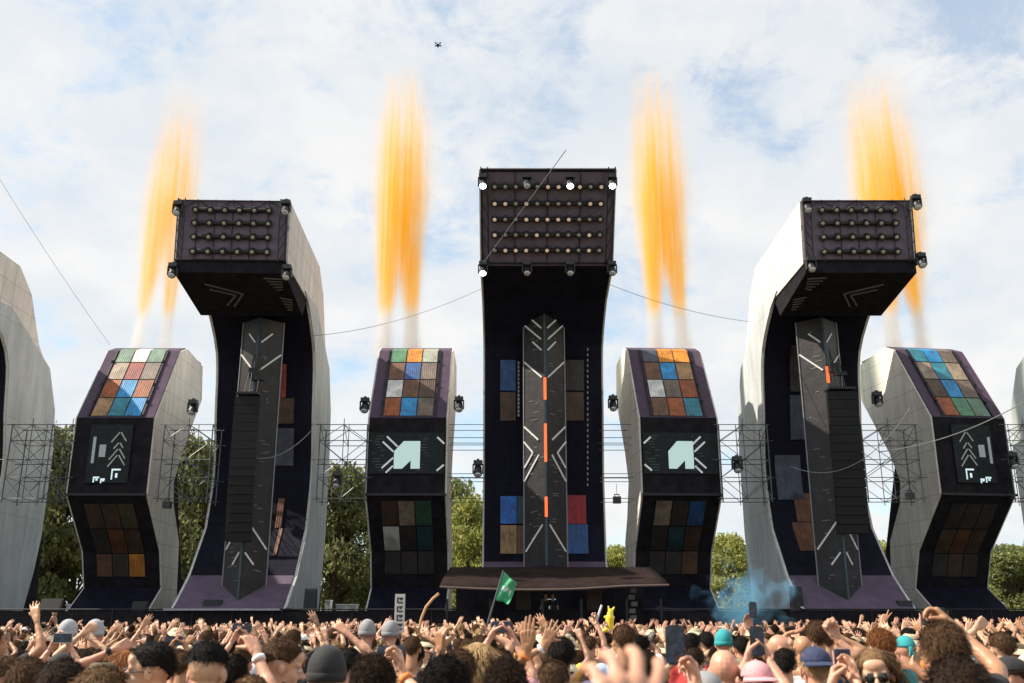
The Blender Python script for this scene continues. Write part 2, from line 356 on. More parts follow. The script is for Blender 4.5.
# ---- centre
CX = 1.85
e, pf = tall_tower(CX, 7.0, 'widest and tallest tower, in the centre behind the booth, with a five-row lamp head', PROFC, BACK[:-1]+[(55.5,24.2)], True)
column(e, CX, 1.18, 52.5, 53.6, 4.9, zat(312,52.6), RW, led=[(zat(400,52.5),zat(378,52.5)),(zat(462,52.5),zat(424,52.5)),(zat(517,52.5),zat(497,52.5))])
MB().add([(CX-1.45,53.5,19.0),(CX,52.2,19.0),(CX+1.45,53.5,19.0),(CX,53.0,19.75)], [(0,1,3),(1,2,3),(0,2,1),(0,3,2)]).build('column_cap', M_black, e)
def hitx(px, py, prof):
    Y = 54
    for _ in range(12): Y = yat(prof, zat(py, Y))
    return at(px, py, Y)
def ppanel(e, prof, xa, ya, xb, yb, c, name='cladding_panel'):
    p = hitx(xa, yb, prof[1:]); q = hitx(xb, ya, prof[1:]); return panel(e, prof[1:], p.x, q.x, p.z, q.z, c, 0.02, name)
for a in ((500,360,516,391,'deepblue'),(500,392,516,421,'browndark'),(563,360,584,391,'dark'),(563,392,584,421,'browndark'),
          (500,496,517,524,'vivid'),(517,496,526,524,'tealdark'),(500,525,517,554,'tan'),(517,525,526,554,'brown'),(567,495,586,524,'crimson'),(567,524,588,554,'deepblue')):
    ppanel(e, pf, *a)
tr = MB()
for x0 in (518.5, 564):
    for k in range(14): p = hitx(x0, 364+k*4, pf[1:]); tr.box(p+Vector((0,-.2,0)), (.10,.10,.16))
for k in range(26): p = hitx(587.5, 350+k*5.4, pf[1:]); tr.box(p+Vector((0,-.12,0)), (.07,.05,.16))
tr.build('clip_rail', mat('pale_clip', (.28,.28,.27), .6), e)
# ---- four side towers
def side_tower(cx, label, side):
    e, pf = tall_tower(cx, 5.6, label, PROF, BACK)
    w = 1.14
    column(e, cx-side*.32, w, 50.9, 52.0, 3.15, 18.3, [RW[i] for i in (0,1,2,3,8,9)], led=[(zat(388,52),zat(372,52))] if side > 0 else ())
    return e, pf
eL, pL = side_tower(-14.45, 'tall curved tower left of centre, its lamp head between the first two smoke plumes', -1)
for a in ((275,364,287,398,'red'),(275,398,295,424,'browndark'),(275,428,295,466,'greyblue'),(275,498,286,528,'rustdark'),(272,528,284,556,'brown')): ppanel(eL, pL, *a)
eL.rotation_euler.z = math.radians(1.7)
eR, pR = side_tower(17.55, 'tall curved tower right of centre, its lamp head in front of the rightmost smoke plume', 1)
for a in ((790,345,808,392,'dark'),(790,395,806,440,'greyblue'),(778,455,800,500,'greyblue'),(797,493,814,522,'rustdark'),(800,522,819,551,'rustdark')): ppanel(eR, pR, *a)
eF, pF = side_tower(-32.5, 'tower cut off by the left edge of the photo, showing its pale side', -1)
eG, pG = side_tower(35.2, 'tower just outside the right edge of the photo, only its pale fin in view', 1)
# lamps at the head corners
def corner(px, py, Y, label, lit=False):
    p = at(px, py, Y); moving_head(p.x, p.y, p.z+.35, label, lit, s=1.0)
for px, n in ((483,'far left'),(527,'second from left'),(570,'third from left'),(612,'far right')):
    corner(px, 181, 44.6, f'moving head lamp on the top edge of the central tower, {n}', px != 527)
    corner(px, 268, 47.4, f'moving head lamp under the central tower lamp head, {n}', px == 483)
for (px, py, Y, lb) in ((178,208,44.2,'top left corner of the head left of centre'),(286,207,44.2,'top right corner of the head left of centre'),(173,270,45.0,'bottom left corner of the head left of centre'),(287,272,45.0,'bottom right corner of the head left of centre'),
    (807,205,44.2,'top left corner of the head right of centre'),(916,202,44.2,'top right corner of the head right of centre'),(811,264,45.0,'bottom left corner of the head right of centre'),(921,260,45.0,'bottom right corner of the head right of centre')):
    corner(px, py, Y, 'black moving head lamp clamped at the '+lb)
# ------------------------------------------------------------------ small towers
K = 1.12
def k_(y, z): return (y*K, (z-1.95)*K+1.95)
SP = [k_(51.6,16.7), k_(50.7,16.3), k_(48,12.0), k_(48,8.1), k_(50.6,5.5), k_(51.3,3.7), k_(50.0,2.75), k_(49.7,2.53)]
SB = [k_(53.9,2.53), k_(53.3,6.2), k_(51.9,8.05), k_(51.6,9.2), k_(52.4,10.9), k_(54.9,14.5), k_(54.5,16.4)]
SB = [(max(y, 1), z) for y, z in SB]
M_margin = mat('plum_margin_cloth', (.085,.062,.095), .85, spec=.15, var=.15, scale=2, bump=.25)
M_logo = emis('mint_white_pixels', (.62,.85,.80), .36)
M_scr = mat('dark_screen', (.010,.014,.016), .5, var=.4, scale=3, spec=.2)
def small_tower(cx, label, tiles, low, outer, mirror=False):
    cx *= K; W = 4.0*K; h = W/2
    e = empty('container_tower', (cx, 55, 2.6), label, 'stage tower', 'short angular container towers')
    side = [(y+.08, z-.02) for y, z in SP] + SB
    for sg in (-1, 1):
        MB().prism(side, cx+sg*h-.05, cx+sg*h+.05).build('side_panel', M_pale, e)
    def seg(i, j, name, m, x0=-h+.055, x1=h-.055, t=.15):
        mb = MB()
        for a in range(i, j):
            (y0, z0), (y1, z1) = SP[a], SP[a+1]
            mb.add([(cx+x0,y0,z0),(cx+x1,y0,z0),(cx+x1,y1,z1),(cx+x0,y1,z1),(cx+x0,y0+t,z0-.02),(cx+x1,y0+t,z0-.02),(cx+x1,y1+t,z1),(cx+x0,y1+t,z1)],
                   [(0,1,2,3),(7,6,5,4),(0,3,7,4),(1,5,6,2),(3,2,6,7),(0,4,5,1)])
        return mb.build(name, m, e)
    seg(0, 2, 'slope_cover', M_margin); seg(2, 3, 'bulge_front', M_black); seg(3, 5, 'lower_front', M_black); seg(5, 7, 'foot_ramp', M_skin)
    mb = MB(); 
    for (y0, z0), (y1, z1) in zip(SB, SB[1:]):
        mb.add([(cx-h+.06,y0-.02,z0),(cx+h-.06,y0-.02,z0),(cx+h-.06,y1-.02,z1),(cx-h+.06,y1-.02,z1)], [(0,1,2,3)])
    mb.build('back_cover', M_black, e)
    MB().box2((cx-h+.06, SP[0][0]+.1, SP[0][1]-.25), (cx+h-.06, SB[-1][0]-.05, SP[0][1]-.13)).build('roof', M_margin, e)
    for sg in (-1, 1):
        MB().prism([k_(51.9,11.0), k_(55.6,2.53), k_(53.4,2.53), k_(52.6,6.2), k_(51.4,8.6)], cx+sg*(h-.25)-.1, cx+sg*(h-.25)+.1).build('back_brace', M_black, e)
    # tiles on the slope 
    (y0, z0), (y1, z1) = SP[1], SP[2]; cols = [-.32*W+.32*W*2/3*k for k in range(4)]
    zs = [z0+.35-(z0+.35-(z1+.08))*k/4 for k in range(5)]
    pr = [SP[0], SP[1], SP[2], SP[3]]
    for r in range(4):
        for c in range(3):
            zt = min(zs[r], z0+.3)
            panel(e, pr, cx+cols[c], cx+cols[c+1], zs[r+1], zt, tiles[r][c], .035)
    rl = MB()
    for x in (cols[0]-.1, cols[3]+.1):
        rl = MB(); patch(rl, pr, cx+x-.05, cx+x+.05, z1+.1, z0, .12)
        for k in (.2,.45,.8): z = z1+(z0-z1)*k; rl.box((cx+x, yat(pr, z)-.10, z), (.12,.1,.3))
        rl.build('clamp_rail', M_steelb, e)
    # lower tiles, sheet colours darkened so their shade sits in the paint
    (ya, za), (yb, zb) = SP[3], SP[4]; pr2 = [(ya, za), (yb, zb), SP[5]]
    zs = [za-.3-(za-.3-(SP[5][1]+.75))*k/3 for k in range(4)]
    if outer: zs = [za-.45-(za-.45-(SP[5][1]+.6))*k/3 for k in range(4)]
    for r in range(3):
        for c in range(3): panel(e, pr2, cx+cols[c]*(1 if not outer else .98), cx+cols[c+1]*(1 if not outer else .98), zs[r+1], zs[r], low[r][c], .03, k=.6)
    # screen
    Y = SP[2][0]; zc = (SP[2][1]+SP[3][1])/2
    def q(px, py): p = at(px, py, Y); return p
    if outer:
        sw = .30*W; z_t = zc+1.75; z_b = zc-1.55; ox = .14*W*(-1 if mirror else 1)*0
        sc = MB().box2((cx-sw+.1, Y-.12, z_b), (cx+sw-.2, Y-.02, z_t)).build('screen', M_scr, e)
        g = M_stripd; a = MB(); n = (0,-1,0); s = -1 if mirror else 1
        xx = cx + s*.42
        for k, (dz, hw) in enumerate(((1.55,.42),(.95,.25),(.6,.45),(.25,.48))):
            strip(a, (xx, Y-.12, z_b+1.3+dz), (xx-hw, Y-.12, z_b+1.3+dz-hw*1.35), .07, .02, n); strip(a, (xx+.08, Y-.12, z_b+1.3+dz), (xx+.08+hw*.8, Y-.12, z_b+1.3+dz-hw*1.2), .07, .02, n)
        a.build('arrow_strips', mat('pale_strip', (.4,.42,.4), .5), sc)
        vid = MB().box2((cx-s*.45-.18, Y-.135, z_b+1.45), (cx-s*.45+.18, Y-.12, z_b+2.15)); vid.box2((cx-s*.95-.08, Y-.135, z_b+1.1), (cx-s*.95+.08, Y-.12, z_b+2.6)); vid.build('pale_screen_block', mat('grey_screen_block', (.16,.18,.18), .5, emit=(.3,.35,.35), es=.25), sc)
        gr = MB().prismxz([(cx-sw+.12, z_b+.55), (cx+sw-.22, z_b+.75), (cx+sw-.22, z_b+.5), (cx-sw+.12, z_b+.95)][::1], Y-.13, Y-.12); 
        mon = MB()
        for (fx, fz, fw, fh) in ((.45,.28,.5,.5),(-.62,.12,.34,.22),(-.25,.08,.24,.16)):
            x_ = cx+s*fx; mon.box2((x_-fw/2, Y-.14, z_b+fz+fh-.09), (x_+fw/2, Y-.12, z_b+fz+fh)); mon.box2((x_-fw/2, Y-.14, z_b+fz-.1), (x_-fw/2+.07, Y-.12, z_b+fz+fh-.09)); mon.box2((x_-.02, Y-.14, z_b+fz), (x_+.1, Y-.12, z_b+fz+fh*.5))
        mon.build('screen_graphics', mat('cool_white_pixels', (.3,.35,.36), .5, emit=(.65,.85,.9), es=.5), sc)
    else:
        z_t = zat(433, Y); z_b = zat(474, Y)
        sc = MB().box2((cx-h+.12, Y-.10, z_b), (cx+h-.12, Y-.02, z_t)).build('screen', M_scr, e)
        # emblem: block with a cut upper left corner and a slanted notch from below
        x0 = cx - .165*W*1.0 + (0 if not mirror else .02); wE = .335*W; zb_ = zat(469, Y); hE = zat(441.5, Y)-zb_
        x0 = at(394.3 if not mirror else 666.8, 455, Y).x; wE = at(420.2 if not mirror else 692, 455, Y).x - x0
        pts = [(0,0),(.32,0),(.65,.30),(.65,0),(1,0),(1,1),(.36,1),(0,.63)]
        MB().prismxz([(x0+wE*a, zb_+hE*b_) for a, b_ in pts], Y-.135, Y-.102).build('emblem', M_logo, sc)
        s = 1 if not mirror else -1; xm = x0 + wE/2
        a = MB(); n = (0,-1,0); zz = lambda py: zat(py, Y); 
        off = lambda d: xm + s*d*Y/942*1.0
        for (xa, p0, xb, p1) in ((-20.5,436.8,-9.5,447),(-24.5,442,-13.5,452),(-24.5,468.3,-13.5,458),(-20.5,473,-13.5,466)):
            strip(a, (off(xa), Y-.10, zz(p0)), (off(xb), Y-.10, zz(p1)), .10, .02, n)
        for (xa, p0, xb, p1) in ((29.5,437.5,36.5,444),(29.5,471,36.5,465)):
            strip(a, (off(xa), Y-.10, zz(p0)), (off(xb), Y-.10, zz(p1)), .10, .02, n)
        a.build('chevron_strips', mat('pale_strip2', (.5,.53,.52), .5, emit=(.8,.9,.9), es=.15), sc)
        d = MB(); rr = random.Random(3)
        for k in range(26):
            z = z_b+.2+(z_t-z_b-.4)*(k % 13)/12.; xa = cx+(rr.uniform(.5,1.2) if k < 13 else rr.uniform(-1.95,-1.3)); d.box((xa, Y-.105, z), (rr.uniform(.15,.5), .01, .03))
        d.build('screen_marks', mat('dim_text', (.07,.08,.08), .5), sc)
    fr = MB(); 
    fr.box2((cx-h-.02, Y-.14, SP[3][1]-.08), (cx+h+.02, Y-.01, SP[3][1]+.06)); fr.build('bottom_rail', M_steelb, e)
    return e
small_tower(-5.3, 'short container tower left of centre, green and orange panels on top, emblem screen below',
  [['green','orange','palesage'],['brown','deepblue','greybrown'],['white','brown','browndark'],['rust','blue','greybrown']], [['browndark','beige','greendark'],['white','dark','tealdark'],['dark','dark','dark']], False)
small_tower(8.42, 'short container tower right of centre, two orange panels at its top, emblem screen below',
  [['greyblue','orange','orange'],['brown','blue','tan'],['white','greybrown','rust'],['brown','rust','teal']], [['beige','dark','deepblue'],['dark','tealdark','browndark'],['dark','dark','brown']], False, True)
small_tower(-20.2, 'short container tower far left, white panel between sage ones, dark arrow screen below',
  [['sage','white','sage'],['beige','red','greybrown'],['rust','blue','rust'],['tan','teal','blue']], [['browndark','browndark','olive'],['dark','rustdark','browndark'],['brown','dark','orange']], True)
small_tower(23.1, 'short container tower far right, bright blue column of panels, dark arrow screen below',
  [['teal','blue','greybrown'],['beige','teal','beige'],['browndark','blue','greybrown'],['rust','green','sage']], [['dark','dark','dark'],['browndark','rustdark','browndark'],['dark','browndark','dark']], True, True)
for (px, py, Y, lb) in ((193,405,54.5,'on the right flank of the far left container tower'),(365,403,54.5,'left of the container tower with the emblem left of centre'),(459,402,54.5,'in the gap left of the central tower'),(613,401,54.5,'in the gap right of the central tower'),
    (877,397,54.5,'on the left flank of the far right container tower'),(737,462,52,'on the truss left of the tall tower right of centre'),(478,466,52,'at the left edge of the central tower, waist height'),(337,477,52.5,'on the truss right of the tall tower left of centre'),(1012,458,52.5,'on the truss at the right edge of the photo')):
    p = at(px, py, Y); moving_head(p.x, p.y, p.z+.3, 'black moving head lamp '+lb, s=1.15)
for o_ in bpy.data.objects:
    if o_.name.startswith('container_tower'):
        if o_['label'].startswith('short container tower far right'): o_.rotation_euler.z = math.radians(8)
        elif 'two orange panels' in o_['label']: o_.rotation_euler.z = math.radians(3)
def wedge(px, py, Y, w, h, lb):
    p = at(px, py, Y); m = MB().prism([(Y-.25, 2.56), (Y+.3, 2.56), (Y+.22, 2.56+h), (Y-.05, 2.56+h)], p.x-w/2, p.x+w/2); e_ = m.build('stage_monitor', M_lampb, None, (p.x, Y, 2.56)); tag(e_, lb, 'speaker', 'small loudspeakers on the stage front')
    g_ = MB(); a_ = Vector((p.x, Y-.26, 2.60)); g_.add([(p.x-w*.44,Y-.262,2.60),(p.x+w*.44,Y-.262,2.60),(p.x+w*.44,Y-.075,2.53+h),(p.x-w*.44,Y-.075,2.53+h)], [(0,1,2,3)]); g = g_.build('grille', mat('dark_grille', (.012,.012,.013), .6, .3, scale=50, var=.5), None, (p.x, Y, 2.56)); g.parent = e_; g.location = (0,0,0)
for a_ in ((212,608,50.6,.9,.55,'black monitor wedge at the foot of the tall tower left of centre'),(310,606,50.8,.6,1.1,'black loudspeaker beside the fin of the tall tower left of centre'),(797,604,50.8,.6,1.2,'black loudspeaker at the fin of the tall tower right of centre'),(52,608,50.8,1.1,.6,'wide black monitor on the deck at far left'),(140,608,50.6,.7,.45,'low black monitor before the far left container tower'),(905,607,50.6,.7,.5,'low black monitor before the gap left of the far right container tower')): wedge(*a_)
# ------------------------------------------------------------------ trusses between the towers
def truss(xa, xb, lb, full=True):
    z0, z1 = zat(500, 54), zat(427, 54)
    e = MB(); n = max(1, round((xb-xa)/1.25)); r = .024
    if not full:
        t = empty('pipe_bundle', ((xa+xb)/2, 54, z0), lb, 'pipes', 'lattice trusses linking the towers')
        zs = [z0, z0+(z1-z0)*.28, z0+(z1-z0)*.33, z0+(z1-z0)*.72, z0+(z1-z0)*.82, z1]
        for y in (53.3, 55.0):
            for z in zs: MB().tube([(xa, y, z), (xb, y, z)], r*.85, 6).build('pipe', M_steel, t)
        return
    zs = [z0, z0+(z1-z0)*.28, z0+(z1-z0)*.52, z0+(z1-z0)*.78, z1]
    for y in (53.3, 55.0):
        for zi, z in enumerate(zs): q_ = (.25, -.15, .45, 0, .3)[zi]; e.tube([(xa-q_, y, z), (xb+.3-q_*.5, y, z)], r, 5)
        if not full: continue
        for k in range(n+1):
            x = xa+(xb-xa)*k/n; e.tube([(x, y, z0-.2), (x, y, z1+.35 if k % 2 else z1)], r if k % 2 else r*1.6, 5)
            if k < n:
                x2 = xa+(xb-xa)*(k+1)/n
                for j in range(len(zs)-1):
                    a, b_ = (x, x2) if (k+j) % 2 else (x2, x); e.tube([(a, y, zs[j]), (b_, y, zs[j+1])], r*.8, 5)
    if full:
        for k in range(n+1):
            x = xa+(xb-xa)*k/n
            for z in zs: e.tube([(x, 53.3, z), (x, 55.0, z)], r*.8, 5)
            e.tube([(x, 53.3, z0), (x, 55.0, zs[1])], r*.8, 5); e.tube([(x, 55.0, zs[3]), (x, 53.3, z1)], r*.8, 5)
    o = e.build('lattice_truss', M_steel, None, ((xa+xb)/2, 54, z0)); tag(o, lb, 'truss', 'lattice trusses linking the towers')
def tx(px): return at(px, 460, 54).x
truss(tx(14), tx(74), 'steel lattice truss between the cut-off left tower and the far left container tower')
truss(tx(166), tx(214), 'steel lattice truss between the far left container tower and the tall tower beside it')
truss(tx(321), tx(368), 'steel lattice truss left of the container tower with orange top panel, emblem left of centre')
truss(tx(449), tx(484), 'bundle of horizontal pipes in the gap left of the central tower', False)
truss(tx(601), tx(631), 'bundle of horizontal pipes in the gap right of the central tower', False)
truss(tx(718), tx(766), 'steel lattice truss touching the pale fin of the tall tower right of centre')
truss(tx(860), tx(914), 'steel lattice truss between the tall tower right of centre and the far right container tower')
truss(tx(1003), tx(1060), 'steel lattice truss at the right edge of the photo')
# small hanging boxes
for px, py, lb in ((167,505,'small black speaker box hung under the truss right of the far left container tower'),(617,500,'small black box hung in the gap right of the central tower'),(910,496,'small black box hung under the truss beside the far right container tower')):
    p = at(px, py, 53.0); b = MB(); b.box(p, (.42,.35,.36)); b.box(p+Vector((0,0,.3)), (.30,.06,.05)); b.tube([p+Vector((-.12,0,.18)), p+Vector((-.12,0,.30))], .02); b.tube([p+Vector((.12,0,.18)), p+Vector((.12,0,.30))], .02); b.tube([p+Vector((0,0,.3)), p+Vector((0,.1,.9))], .012)
    tag(b.build('hanging_speaker', M_lampb, None, p), lb, 'speaker')
# ------------------------------------------------------------------ loudspeaker columns
def line_array(px0, px1, py0, py1, Y, lb):
    a = at(px0, py0, Y); b_ = at(px1, py1, Y); cx = (a.x+at(px1, py0, Y).x)/2; w = at(px1, py0, Y).x-a.x
    e = empty('line_array', (cx, Y, a.z), lb, 'loudspeakers', 'hanging loudspeaker columns')
    n = 16; hh = (a.z-b_.z)/n
    fm = MB(); fm.box((cx, Y+.3, a.z+.15), (w*.9, .9, .12)); fm.tube([(cx, Y+.3, a.z+.2), (cx-.1, Y+1.1, a.z+2.6)], .03); fm.tube([(cx-.3, Y+.3, a.z+.2), (cx-.1, Y+1.1, a.z+2.6)], .02)
    fm.tube([(cx+.35, Y+.4, a.z+.2), (cx+.35, Y+1.1, a.z+2.4)], .02); fm.box((cx, Y+.9, a.z+1.5), (.5,.4,.5)); fm.box((cx+.25, Y+.8, a.z+1.15), (.7,.3,.22)); fm.build('rigging_frame', M_steelb, e)
    g = mat('speaker_grille', (.005,.005,.0055), .6, var=.4, scale=30, spec=.25)
    for k in range(n):
        z = a.z-hh*(k+.5); dy = .010*max(0, k-6)**2*.35
        c = MB(); t = w/2
        c.add([(cx-t,Y+dy,z-hh*.478),(cx+t,Y+dy,z-hh*.478),(cx+t*.8,Y+dy+.75,z-hh*.44),(cx-t*.8,Y+dy+.75,z-hh*.44),(cx-t,Y+dy,z+hh*.478),(cx+t,Y+dy,z+hh*.478),(cx+t*.8,Y+dy+.75,z+hh*.44),(cx-t*.8,Y+dy+.75,z+hh*.44)],
              [(0,3,2,1),(4,5,6,7),(0,1,5,4),(1,2,6,5),(2,3,7,6),(3,0,4,7)]); c.build('cabinet', g, e)
line_array(235, 260, 396, 541, 49.6, 'hanging column of black loudspeaker cabinets before the tall tower left of centre')
line_array(827, 857, 391, 533, 49.6, 'hanging column of black loudspeaker cabinets before the tall tower right of centre')
# ------------------------------------------------------------------ stage deck, booth, back walls
d = MB(); d.box2((-60, 50.0, 0), (62, 66, 2.55)); dk = d.build('stage_deck', M_black, None, (0,58,0)); tag(dk, 'long black stage platform running under all the towers', 'stage')
fr = MB()
for k in range(-30, 31): fr.tube([(k*2, 49.93, 0), (k*2, 49.93, 2.6)], .03, 6)
fr.tube([(-60, 49.93, 2.62), (62, 49.93, 2.62)], .04, 6)
fr.build('deck_edge_frame', M_steelb, dk); 
lip = MB(); lip.box2((-17.4, 49.7, 2.56), (-11.6, 50.4, 2.66)); tag(lip.build('ramp_edge', mat('grey_edge', (.3,.28,.32), .6), dk))
e = empty('dj_booth', (CX, 46, 0), 'wide black booth under a sagging dark canopy below the central tower', 'booth')
xl, xr = at(440,588,44).x, at(668,584,44).x
MB().box2((xl+.3, 45.2, 0), (xr-.3, 49.9, 1.55)).build('booth_deck', M_black, e)
MB().box2((xl+.4, 49.6, 1.55), (xr-.4, 49.85, 4.2)).build('back_wall', M_black, e)
cn = MB(); nx, ny = 26, 8
zb = zat(567, 48.3)
for j in range(ny+1):
    for i in range(nx+1):
        fx = i/nx; fy = j/ny
        x = xl+(xr-xl)*fx; x += (fy-.0)*(.9*(1-fx)-.9*fx)*.2
        zf = zat(586, 43.8)-.12*math.sin(PI*min(1, fx*1.25))*(1-fy) + .08*max(0, fx-.6)/.4
        z = zf+(zb-zf)*(fy**.8)+ (-.05*math.sin(PI*fy))*math.sin(PI*fx)
        cn.v.append((x, 43.8+4.6*fy, z))
for j in range(ny):
    for i in range(nx): cn.f.append((j*(nx+1)+i, j*(nx+1)+i+1, (j+1)*(nx+1)+i+1, (j+1)*(nx+1)+i)); cn.m.append(0)
M_can = mat('brown_black_canopy', (.024,.016,.015), .9, spec=.05, var=.3, scale=1.2, bump=.4, bscale=4)
co = cn.build('canopy', M_can, e, smooth=True); sm = co.modifiers.new('thick', 'SOLIDIFY'); sm.thickness = .06
ed = MB(); ed.tube([(xl+(xr-xl)*i/nx, 43.78, cn.v[i][2]-.04) for i in range(nx+1)], .06, 6); ed.build('canopy_hem', mat('canopy_hem_cloth', (.09,.065,.055), .8), e)
for f in (.03, .22, .45, .62, .82, .97):
    x = xl+(xr-xl)*f; MB().box2((x-.05, 44.3, 0), (x+.05, 44.4, 3.0)).build('post', M_steelb, e)
MB().box2((CX-2.2, 45.6, 1.55), (CX+2.2, 46.4, 2.55)).build('dj_table', M_black, e)
bp = mat('brown_booth_panel', (.06,.042,.036), .7, var=.4, scale=2)
for a, b_ in ((516,531),(587,602)):
    p = at(a, 600, 47.5); q = at(b_, 600, 47.5); MB().box2((p.x, 47.4, 1.56), (q.x, 47.5, 3.55)).build('side_screen', bp, e)
p = at(543.2, 612.5, 49.3); q = at(555.6, 599, 49.3)
pts = [(0,0),(1,0),(1,1),(.3,1),(0,.62)]
MB().prismxz([(p.x+(q.x-p.x)*a, p.z-.3+(q.z-p.z+.3)*b_) for a, b_ in pts], 49.2, 49.3).build('lit_emblem_panel', emis('pale_cyan_panel', (.5,.72,.75), .42), e)
for f in (.86,):
    x = at(635, 600, 45).x; m = MB()
    for k in range(5): m.box((x+random.uniform(-.1,.1), 45.6, 2.2+k*.3), (.28,.2,.2))
    m.build('rack_unit', mat('grey_rack', (.12,.12,.13), .5, .3, var=.5, scale=8), e)
# white cases and boards on the deck behind the towers
for i, (xa, xb, py, lb) in enumerate(((34,52,612,'long white case on the deck left of the far left container tower'),(66,76,612,'short white case on the deck beside the far left container tower'),(336,356,606.5,'white case on the deck right of the tall tower left of centre'),(325,330,605,'small white upright box on the deck right of the tall tower left of centre'))):
    Y = 63; a = at(xa, py, Y); b_ = at(xb, py, Y); m = MB(); w = b_.x-a.x; hh = .55 if i < 3 else .8
    m.box2((a.x, Y, 2.56), (b_.x, Y+.8, 2.56+hh-.08)); m.box2((a.x-.03, Y-.03, 2.56+hh-.08), (b_.x+.03, Y+.83, 2.56+hh)); m.box2((a.x+w*.4, Y-.05, 2.7), (a.x+w*.6, Y, 2.78))
    tag(m.build('equipment_case', mat('white_case', (.75,.76,.76), .5, var=.05), None, (a.x, Y, 2.56)), lb, 'case')
# ------------------------------------------------------------------ cables
def cable(pts, sag, lb, r=.03):
    (xa, ya, Ya), (xb, yb, Yb) = pts; a = at(xa, ya, Ya); b_ = at(xb, yb, Yb); P = []
    for i in range(25):
        t = i/24; P.append(a.lerp(b_, t) - Vector((0,0,sag*4*t*(1-t))))
    o = MB().tube(P, r, 5).build('cable', mat('grey_cable', (.20,.20,.205), .5), None, a); tag(o, lb, 'cable', 'steel cables slung between the towers')
cable(((-60,80,40),(110,345,50)), .3, 'thin cable falling across the sky at the far left', .009)
cable(((310,336,52),(483,288,48)), .5, 'thin cable rising from the tall tower left of centre to the central head', .014)
cable(((608,284,48),(752,322,52)), .3, 'thin cable falling from the central head to the tall tower right of centre', .014)
cable(((484,262,46.5),(566,150,43)), 0, 'pale taut cable crossing the face of the central lamp head', .022)
cable(((1024,402,44),(878,452,47)), .4, 'cable sagging across the far right container tower', .025)
cable(((915,400,48),(790,466,50.5)), 1.6, 'cable sagging across the tall tower right of centre', .02)
cable(((232,448,50.5),(312,430,52)), 1.0, 'cable sagging across the tall tower left of centre', .03)
# drone
p = at(438, 45, 60); m = MB(); m.box(p, (.2,.2,.1))
for a in (45, 135, 225, 315):
    q = p+Vector((math.cos(math.radians(a))*.24, math.sin(math.radians(a))*.24, .04)); m.tube([p, q], .025); m.lathe([(.05,-.03),(.05,.05)], q, 8); m.box(q+Vector((0,0,.06)), (.18,.02,.008))
m.box(p+Vector((0,-.05,-.13)), (.12,.14,.10))
tag(m.build('drone', M_lampb, None, p), 'tiny dark camera drone hovering alone high in the sky', 'drone')
# ------------------------------------------------------------------ ground, trees, sky
m = MB(); n = 40
g = bpy.data.meshes.new('ground'); R_ = 2500
vs = []; fs = []
xs = [-R_, -400, -120] + [-60+4*i for i in range(31)] + [120, 400, R_]; ys = [-60, -20] + [4*i for i in range(0, 20)] + [100, 160, 400, R_]
for y in ys:
    for x in xs: vs.append((x, y, 0))
for j in range(len(ys)-1):
    for i in range(len(xs)-1): fs.append((j*len(xs)+i, j*len(xs)+i+1, (j+1)*len(xs)+i+1, (j+1)*len(xs)+i))
g.from_pydata(vs, [], fs); go = bpy.data.objects.new('ground', g); C.objects.link(go); go['kind'] = 'structure'
g.materials.append(mat('trampled_grass', (.06,.075,.03), .95, scale=1.2, col2=(.14,.11,.06), bump=.6, bscale=9))
def leaf_mat(name, a, b_):
    m, nt, b = new_mat(name); N = nt.nodes; L = nt.links
    tc = N.new('ShaderNodeTexCoord'); ns = N.new('ShaderNodeTexNoise'); ns.inputs['Scale'].default_value = .9; ns.inputs['Detail'].default_value = 5
    L.new(tc.outputs['Object'], ns.inputs['Vector']); r = N.new('ShaderNodeValToRGB'); r.color_ramp.elements[0].color = (*a, 1); r.color_ramp.elements[1].color = (*b_, 1)
    r.color_ramp.elements[0].position = .35; r.color_ramp.elements[1].position = .65
    L.new(ns.outputs['Fac'], r.inputs['Fac']); L.new(r.outputs[0], b.inputs['Base Color']); b.inputs['Roughness'].default_value = .6
    tr = N.new('ShaderNodeBsdfTranslucent'); L.new(r.outputs[0], tr.inputs['Color']); mx = N.new('ShaderNodeMixShader'); mx.inputs[0].default_value = .5
    L.new(b.outputs[0], mx.inputs[1]); L.new(tr.outputs[0], mx.inputs[2]); L.new(mx.outputs[0], N['Material Output'].inputs['Surface']); return m
LM = [leaf_mat('olive_leaves', (.10,.12,.045), (.24,.25,.09)), leaf_mat('bright_leaves', (.20,.23,.05), (.42,.42,.12)), leaf_mat('mid_green_leaves', (.13,.155,.05), (.28,.30,.10))]
M_bark = mat('brown_bark', (.07,.05,.035), .9, scale=6, var=.3, bump=.6)
